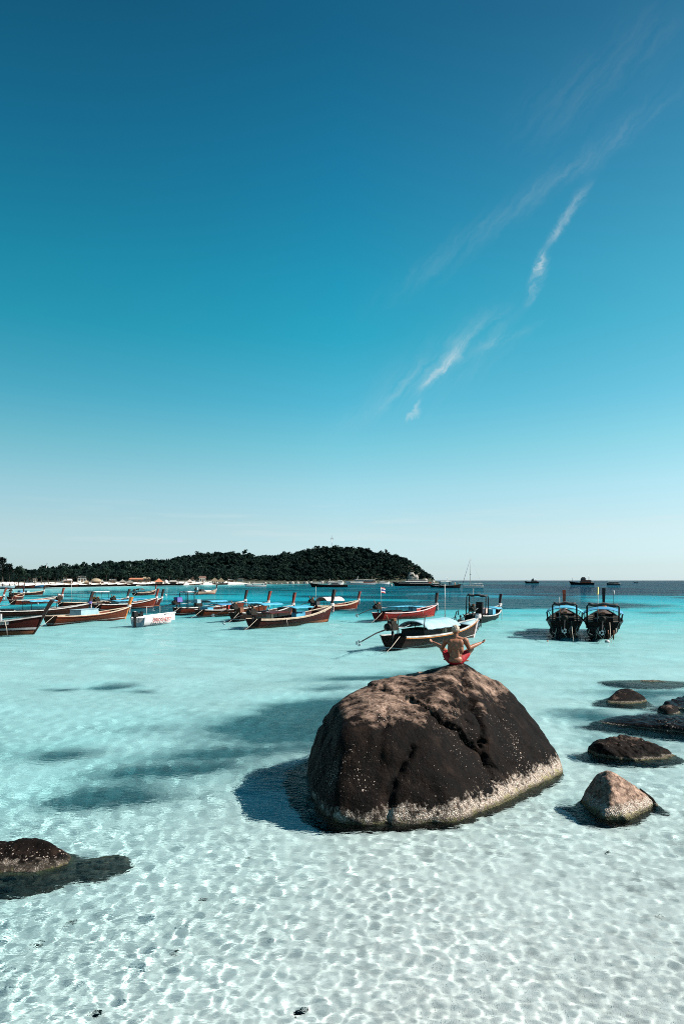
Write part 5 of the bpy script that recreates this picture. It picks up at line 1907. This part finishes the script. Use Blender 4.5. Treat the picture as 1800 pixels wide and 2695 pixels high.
# sailing yacht
t, L = ship(1213, 1270, 1548, False, 'white sailing yacht at anchor with bare mast right of the hill', 'sailing_yacht', 'gel', 'white', 1.0, .28, [(.25, .62, 1.0, 1.5, .55, 'white', .8), (.04, .26, 2.1, 2.2, .6, 'roof_white', None), (.05, .07, 1, 2.1, .5, 'steel', None)], bow_up=.35)
Yd = 315.0
MB().tube([(L * .60, 0, .8), (L * .60, 0, 14.2)], [.11, .07], 8).build('mast', M['white'], t)
MB().tube([(L * .98, 0, 1.4), (L * .61, 0, 13.2)], [.10, .05], 7).build('furled_sail', M['navy'], t)
MB().tube([(L * .58, 0, 2.1), (L * .18, 0, 2.0)], .09, 6).build('boom', M['white'], t)
MB().tube([(L * .02, 0, 1.2), (L * .6, 0, 14.0)], .018, 4).build('backstay', M['steel'], t)
MB().tube([(L * .60, 0, 6.3), (L * .58, .3, 6.3)], .18, 6).build('radar', M['black'], t)
# on the horizon at right
ship(1497, 1561, 1539, False, 'larger dark fishing trawler with red stern on the right horizon', 'fishing_trawler', 'h_black', 'plank', 1.6, .26, [(.12, .54, 1.6, 3.9, .7, 'h_redbrown', 1.5), (.34, .52, 3.9, 5.6, .5, 'dark_tarp', 1.0), (.36, .48, 5.6, 6.3, .4, 'dark_tarp', None), (.0, .12, 1.6, 2.6, .6, 'white', None)], [(.86, 2, 7.0, .12), (.22, 3.9, 8.2, .09), (.16, 3.9, 7.0, .08), (.3, 3.9, 6.6, .06)], bow_up=.8)
ship(1379, 1416, 1535.5, False, 'smaller dark fishing trawler on the horizon, left of the larger one', 'fishing_trawler', 'h_black', 'plank', 1.5, .26, [(.12, .52, 1.5, 3.6, .7, 'dark_tarp', 1.5), (.34, .50, 3.6, 5.0, .5, 'dark_tarp', 1.0), (.36, .42, 5.0, 6.2, .3, 'pale_tarp', None), (.0, .10, 1.5, 2.4, .6, 'p_red', None)], [(.88, 2, 6.2, .12), (.22, 3.6, 6.4, .08)])
ship(1595, 1630, 1539.5, False, 'white-roofed passenger speedboat on the right, near the horizon', 'speedboat', 'dark_tarp', 'white', .9, .28, [(.12, .86, .95, 2.3, .8, 'window', 1.0), (.08, .92, 2.35, 2.7, .95, 'roof_white', None), (-.03, .06, .5, 1.7, .6, 'cloth_white', None)])
ship(1667, 1677, 1533.3, False, 'tiniest boat on the far right horizon', 'small_boat', 'h_black', 'white', .8, .4, [(.0, .4, .9, 2.2, .7, 'white', None)])
ship(862, 886, 1540, True, 'white speedboat hidden behind the black wooden boat', 'speedboat', 'gel', 'white', 1.1, .3, [(.2, .7, 1.1, 2.4, .7, 'white', 1.2), (.1, .75, 2.9, 3.1, .9, 'roof_white', None), (.3, .33, 2.4, 2.9, .3, 'steel', None)])
ship(886, 906, 1539, True, 'second white speedboat between the black boat and the white ferry', 'speedboat', 'gel', 'white', 1.3, .3, [(.2, .7, 1.3, 2.8, .7, 'white', 1.2), (.1, .75, 3.3, 3.5, .9, 'roof_white', None), (.3, .33, 2.8, 3.3, .3, 'steel', None)])

# boats drawn up along the far beach: simple at this distance
for k, (px, dY, L_, mk, lab) in enumerate([(12, -3, 8, 'pale_tarp', 'pale beached boat at the far left edge'), (30, -4, 9, 'h_brown', 'dark beached boat right of the leftmost pale one'), (66, -4, 8, 'h_maroon', 'thin maroon boat on the left sand'), (88, -3, 9, 'blue_tarp', 'beached boat with bluish side on the left sand'),
                                           (105, -3, 9, 'h_brown', 'brown beached boat right of the bluish one'), (142, -4, 10, 'h_black', 'black beached boat, left of a row of dark hulls'), (160, -4, 10, 'h_black', 'black beached boat, second of the row of dark hulls'), (180, -4, 10, 'h_maroon', 'maroon beached boat ending the row of dark hulls'),
                                           (214, -4, 10, 'h_black', 'black beached boat below the white arched roof'), (236, -4, 12, 'h_black', 'long black beached boat below the dome-shaped hut'), (262, -3, 9, 'h_brown', 'brown beached boat right of the dome-shaped hut'), (285, -3, 10, 'h_black', 'black beached boat below the grey shelter'),
                                           (312, -3, 10, 'h_brown', 'brown beached boat below the grey gabled shelter'), (340, -3, 9, 'h_black', 'black beached boat below the long red roof'), (384, -3, 12, 'h_black', 'long black beached boat left of the red pavilion'), (410, -3, 12, 'h_black', 'black beached boat below the red pavilion'),
                                           (438, -3, 12, 'h_black', 'black beached boat below the white tent'), (462, -3, 12, 'h_black', 'black beached boat below the big middle trees'), (517, -3, 11, 'h_brown', 'brown beached boat below the brown bungalows'), (580, -3, 13, 'h_brown', 'brown beached boat below the twin thatched huts')]):
    for Yd in np.arange(230, 700, 1.5):
        x_ = (px - CX) / FPX * Yd
        if shore_sd(np.array([x_]), np.array([Yd]))[0] > dY + 2.5:
            break
    t = tag(empty('beached_boat', (x_, Yd, .25), math.atan2(-x_, Yd) + rnd.uniform(-.25, .25)), lab, 'boat', 'boats drawn up on the beach')
    st = hull_stations(L_, 1.9, .8, 1.3, .5, n=10)
    rows = []
    for q in range(11):
        pts = [hull_point(L_, st, q, w, .5) for w in (0, .3, .7, 1)]
        rows.append([(x - L_ / 2, -y, z) for x, y, z in reversed(pts)] + [(x - L_ / 2, y, z) for x, y, z in pts[1:]])
    mb = MB()
    mb.sheet(rows, 0)
    mb.add(rows[0], [tuple(range(7))])
    mb.sheet([[(r[0][0], r[0][1] * .9, .6), (r[-1][0], r[-1][1] * .9, .6)] for r in rows[:9]], 0)
    mb.build('hull', M[mk], t)
    MB().tube([(L_ / 2 + .4, 0, 1.2), (L_ / 2 + .9, 0, 2.2)], [.1, .14], 5).build('prow_post', M['p_red'], t)

# ------------------------------------------------------------------ buoys and marker pole
for (px, py, r_, mk, lab) in [(156, 1567, .45, 'white', 'white mooring buoy left, beyond the long red-brown boat'), (896, 1673, .10, 'white', 'tiny white float in the open water below the large dark brown boat'), (437, 1567, .3, 'white', 'white buoy right of the far boat with black hood'),
                              (1597, 1690, .16, 'white', 'white float at the stern of the right-hand black boat'), (1030, 1541, .9, 'white', 'white buoy in front of the white ferry'), (1440, 1688, .06, 'cloth_orange', 'tiny float left of the black pair of boats')]:
    g_ = G(px, py)
    b_ = tag(empty('buoy', g_), lab, 'buoy')
    MB().lathe([(.02, -.55), (.6, -.45), (.95, 0), (.8, .5), (.35, .85), (.02, .92)], 12).build('float', M[mk], b_)
    MB().tube([(0, 0, .9), (.05, 0, 1.25), (.2, 0, 1.25), (.25, 0, .9)], .09, 5).build('ring', M['black'], b_)
    b_.scale = (r_,) * 3
g_ = G(1614, 1612)
b_ = tag(empty('marker_pole', g_), 'thin marker pole with white top right of the black pair', 'pole')
MB().tube([(0, 0, -2), (0, 0, 2.0)], .03, 6).build('shaft', M['black'], b_)
MB().lathe([(.02, 1.9), (.09, 1.95), (.10, 2.3), (.05, 2.5), (.02, 2.52)], 8).build('top_mark', M['cloth_white'], b_)


# ------------------------------------------------------------------ people
def skin_mat():
    m, n, l, b = new_mat('skin')
    t = n.new('ShaderNodeTexCoord')
    z = n.new('ShaderNodeTexNoise')
    z.inputs['Scale'].default_value = 9
    l.new(t.outputs['Object'], z.inputs['Vector'])
    x = n.new('ShaderNodeMixRGB')
    x.inputs[1].default_value = (.40, .165, .088, 1)
    x.inputs[2].default_value = (.29, .11, .055, 1)
    l.new(z.outputs['Fac'], x.inputs[0])
    l.new(x.outputs[0], b.inputs['Base Color'])
    b.inputs['Roughness'].default_value = .5
    b.inputs['Subsurface Weight'].default_value = .08
    b.inputs['Subsurface Radius'].default_value = (.02, .008, .004)
    return m


M['skin'] = skin_mat()
M['hair'] = mat('blond_hair', (.66, .56, .44), (.42, .32, .22), .6, 60, .5, (1, 1, .3))
M['shorts'] = mat('red_shorts', (.46, .012, .018), (.26, .007, .011), .7, 14, .4)


def capsule(bm, a, b_, ra, rb, n=14):
    a, b_ = Vector(a), Vector(b_)
    d = (b_ - a)
    ln = d.length
    q = d.to_track_quat('Z', 'Y').to_matrix() if ln > 1e-6 else Matrix.Identity(3)
    prof = []
    for k in range(5):
        an = PI / 2 * k / 4
        prof.append((max(1e-4, ra * math.sin(an)), -ra * math.cos(an)))
    for k in range(1, 4):
        prof.append((ra + (rb - ra) * k / 4, ln * k / 4))
    for k in range(5):
        an = PI / 2 * k / 4
        prof.append((max(1e-4, rb * math.cos(an)), ln + rb * math.sin(an)))
    rings = []
    for r, z in prof:
        rings.append([bm.verts.new(a + q @ Vector((r * math.cos(2 * PI * k / n), r * math.sin(2 * PI * k / n), z))) for k in range(n)])
    for r0, r1 in zip(rings[:-1], rings[1:]):
        for k in range(n):
            bm.faces.new((r0[k], r0[(k + 1) % n], r1[(k + 1) % n], r1[k]))
    bm.faces.new(list(reversed(rings[0])))
    bm.faces.new(rings[-1])


def ellipsoid(bm, c, r, rot=None):
    mt = Matrix.Translation(Vector(c)) @ (rot.to_4x4() if rot else Matrix.Identity(4)) @ Matrix.Diagonal((*r, 1))
    bmesh.ops.create_icosphere(bm, subdivisions=3, radius=1, matrix=mt)


def fuse(bm, name, vox, smooth_it, m, parent):
    """one continuous surface from the overlapping forms"""
    me_ = bpy.data.meshes.new('tmp')
    bm.to_mesh(me_)
    bm.free()
    o = bpy.data.objects.new('tmp', me_)
    COL.objects.link(o)
    r = o.modifiers.new('r', 'REMESH')
    r.mode = 'VOXEL'
    r.voxel_size = vox
    s_ = o.modifiers.new('s', 'SMOOTH')
    s_.factor = .5
    s_.iterations = smooth_it
    dg = bpy.context.evaluated_depsgraph_get()
    out = bpy.data.meshes.new_from_object(o.evaluated_get(dg))
    bpy.data.objects.remove(o)
    out.polygons.foreach_set('use_smooth', [True] * len(out.polygons))
    out.materials.clear()
    return link(name, out, parent, m)


seat_x, seat_y = D(1044, 1535, 13.45).x, 13.45
seat_z = top_of(RW, seat_x, seat_y)
man = tag(empty('person', (seat_x, seat_y, seat_z - .035), -.19), 'bare-chested man in red shorts sitting cross-legged on the boulder, facing the sea', 'person')
bm = bmesh.new()
# pelvis, spine and rib cage
ellipsoid(bm, (0, .02, .10), (.165, .125, .11))
ellipsoid(bm, (0, .02, .22), (.135, .095, .13))
ellipsoid(bm, (0, .02, .38), (.168, .112, .17))
ellipsoid(bm, (0, .018, .475), (.198, .100, .100))
for s_ in (-1, 1):
    ellipsoid(bm, (s_ * .092, -.034, .45), (.082, .045, .10), Matrix.Rotation(s_ * .2, 3, 'Y'))       # shoulder blades
    ellipsoid(bm, (s_ * .046, -.048, .25), (.040, .036, .17))                                         # muscles beside the spine
    ellipsoid(bm, (s_ * .098, .015, .36), (.075, .085, .13), Matrix.Rotation(-s_ * .25, 3, 'Y'))
    capsule(bm, (s_ * .03, .02, .585), (s_ * .16, .025, .535), .042, .05)                             # trapezius
    ellipsoid(bm, (s_ * .205, .025, .515), (.074, .068, .076))                                        # deltoid
    el_p = Vector((s_ * .285, .10, .355))
    capsule(bm, (s_ * .215, .03, .51), el_p, .061, .046)
    ha = Vector((.53, .34, .445)) if s_ > 0 else Vector((-.49, .34, .435))
    mid_ = el_p.lerp(ha, .4)
    capsule(bm, el_p, mid_, .045, .046)
    capsule(bm, mid_, ha, .046, .030)
    # hand: palm turned up, five fingers, thumb and first finger closing
    fw = (ha - el_p).normalized()
    up_ = Vector((0, 0, 1)) - fw * fw.z
    up_.normalize()
    sd2 = fw.cross(up_) * s_
    pc = ha + fw * .055
    ellipsoid(bm, pc, (.040, .044, .017), Matrix((sd2, fw, up_)).transposed())
    for k, (off, ln, curl) in enumerate(((.030, .062, .9), (.010, .074, .55), (-.011, .068, .5), (-.031, .052, .45))):
        p0 = pc + sd2 * off + fw * .032
        p1 = p0 + (fw * math.cos(curl * .6) + up_ * math.sin(curl * .6)) * ln * .5
        p2 = p1 + (fw * math.cos(curl * 1.7) + up_ * math.sin(curl * 1.7)) * ln * .5
        capsule(bm, p0, p1, .0100, .0095, 8)
        capsule(bm, p1, p2, .0095, .0080, 8)
    p0 = pc + sd2 * .034 - fw * .022
    p1 = p0 + sd2 * .022 + fw * .026 + up_ * .016
    p2 = p1 + fw * .032 + up_ * .018 - sd2 * .006
    capsule(bm, p0, p1, .0125, .0110, 8)
    capsule(bm, p1, p2, .0110, .0088, 8)
    # leg: thigh up and out to the knee, shin folding in to crossed ankles
    hip = Vector((s_ * .095, .05, .10))
    kn = Vector((s_ * .335, .34, .315)) if s_ > 0 else Vector((-.305, .34, .315))
    an = Vector((-s_ * .07, .46 + .05 * s_, .05))
    capsule(bm, hip, hip.lerp(kn, .55), .092, .075)
    capsule(bm, hip.lerp(kn, .55), kn, .075, .056)
    ca = kn.lerp(an, .32) + Vector((0, -.012, -.01))
    capsule(bm, kn, ca, .054, .056)
    capsule(bm, ca, an, .056, .034)
    capsule(bm, an, an + Vector((-s_ * .15, .06, -.01)), .036, .026)
    ellipsoid(bm, an + Vector((-s_ * .17, .065, -.012)), (.05, .03, .018))
# neck and head, tipped a little back
capsule(bm, (0, .025, .53), (0, .03, .66), .058, .052)
ellipsoid(bm, (0, .045, .745), (.074, .095, .105))
ellipsoid(bm, (0, .075, .695), (.056, .066, .062))
ellipsoid(bm, (0, .140, .735), (.012, .020, .024))          # nose
ellipsoid(bm, (0, .125, .690), (.026, .016, .010))          # mouth
for s_ in (-1, 1):
    ellipsoid(bm, (s_ * .076, .04, .735), (.010, .022, .032))      # ears
    ellipsoid(bm, (s_ * .030, .128, .762), (.014, .012, .010))     # eyes
fuse(bm, 'body', .0055, 7, M['skin'], man)
# short hair as a raised cap with tufts
bm = bmesh.new()
ellipsoid(bm, (0, .034, .768), (.0795, .0985, .092))
qh = random.Random(6)
for k in range(46):
    a, e = qh.uniform(0, 6.28), qh.uniform(-.15, 1.4)
    d = Vector((math.cos(a) * math.cos(e), math.sin(a) * math.cos(e), math.sin(e)))
    if d.y > .55 and d.z < .45:
        continue
    p0 = Vector((0, .034, .768)) + Vector((d.x * .072, d.y * .09, d.z * .085))
    capsule(bm, p0, p0 + d * .016 + Vector((0, -.004, -.006)), .014, .008, 7)
hair = fuse(bm, 'hair', .006, 3, M['hair'], man)
# red swimming shorts around hips and upper thighs
bm = bmesh.new()
ellipsoid(bm, (0, .03, .055), (.168, .122, .078))
for s_ in (-1, 1):
    hip = Vector((s_ * .095, .05, .10))
    kn = Vector((s_ * .335, .34, .315)) if s_ > 0 else Vector((-.305, .34, .315))
    capsule(bm, hip, hip.lerp(kn, .50), .104, .092)
    for q in range(5):
        a = q * 1.25
        r0 = hip.lerp(kn, .1) + Vector((math.cos(a) * .09, math.sin(a) * .06, .06 * math.sin(a * 2)))
        capsule(bm, r0, r0 + (kn - hip) * .36, .022, .018, 8)
fuse(bm, 'shorts', .007, 4, M['shorts'], man)
man.scale = (.91, .91, .91)

# swimmer by the black boat
g_ = G(1211, 1642)
sw = tag(empty('person', g_), 'dark-haired swimmer standing in the water beside the black boat', 'person')
bm = bmesh.new()
ellipsoid(bm, (0, 0, .05), (.17, .11, .42))
ellipsoid(bm, (0, 0, .30), (.20, .11, .12))
capsule(bm, (0, 0, .36), (0, 0, .52), .055, .05)
ellipsoid(bm, (0, 0, .60), (.078, .092, .115))
for s_ in (-1, 1):
    capsule(bm, (s_ * .2, 0, .32), (s_ * .27, .12, .10), .052, .042)
    capsule(bm, (s_ * .27, .12, .10), (s_ * .16, .34, .06), .042, .03)
fuse(bm, 'body', .012, 4, M['skin'], sw)
bm = bmesh.new()
ellipsoid(bm, (0, -.006, .635), (.086, .098, .098))
fuse(bm, 'hair', .012, 3, M['cloth_black'], sw)

# ------------------------------------------------------------------ dark scraps of weed on the near bottom
for k, (px, py, s_, lab) in enumerate([(189, 2455, .10, 'thin dark weed strand on the sand, lower left'), (100, 2513, .09, 'dark weed scrap nearest the left edge'), (261, 2686, .13, 'dark weed clump at the bottom edge, left'), (798, 2676, .11, 'dark weed clump at the bottom edge, middle'),
                                       (462, 2524, .07, 'small upright weed strand, left of the middle'), (537, 2389, .05, 'tiny dark scrap in the middle of the shallows'), (1597, 2260, .10, 'dark leaf-like scrap right below the largest boulder'), (1738, 2427, .06, 'tiny dark scrap near the right edge'), (657, 2278, .06, 'faint dark scrap below the shadow of the largest boulder')]):
    g_ = G(px, py)
    dep = float(depth(np.array([g_.x]), np.array([g_.y]))[0])
    f_ = 1 + dep * .75 / CH * .9
    x_, y_ = g_.x * f_, g_.y * f_
    dep = float(depth(np.array([x_]), np.array([y_]))[0])
    w_ = tag(empty('weed_scrap', (x_, y_, -dep), k * 1.3), lab, 'seaweed', 'weed scraps on the sand')
    s_ *= .6
    q = random.Random(k)
    for j in range(3):
        a = q.uniform(-.6, .6)
        rows = []
        for s2 in range(6):
            tt = s2 / 5
            wd = s_ * .16 * math.sin(PI * min(.95, tt + .1))
            c_ = Vector((math.cos(a) * s_ * 1.6 * (tt - .5), math.sin(a) * s_ * (tt - .5) + .02 * math.sin(tt * 6 + j), .02 + .03 * math.sin(tt * PI) + .012 * j))
            rows.append([c_ + Vector((0, -wd, 0)), c_ + Vector((0, wd, .012))])
        bl = MB().sheet(rows, .006).build('blade', M['leaf_dark'], w_)
        bl.cycles.is_caustics_receiver = True
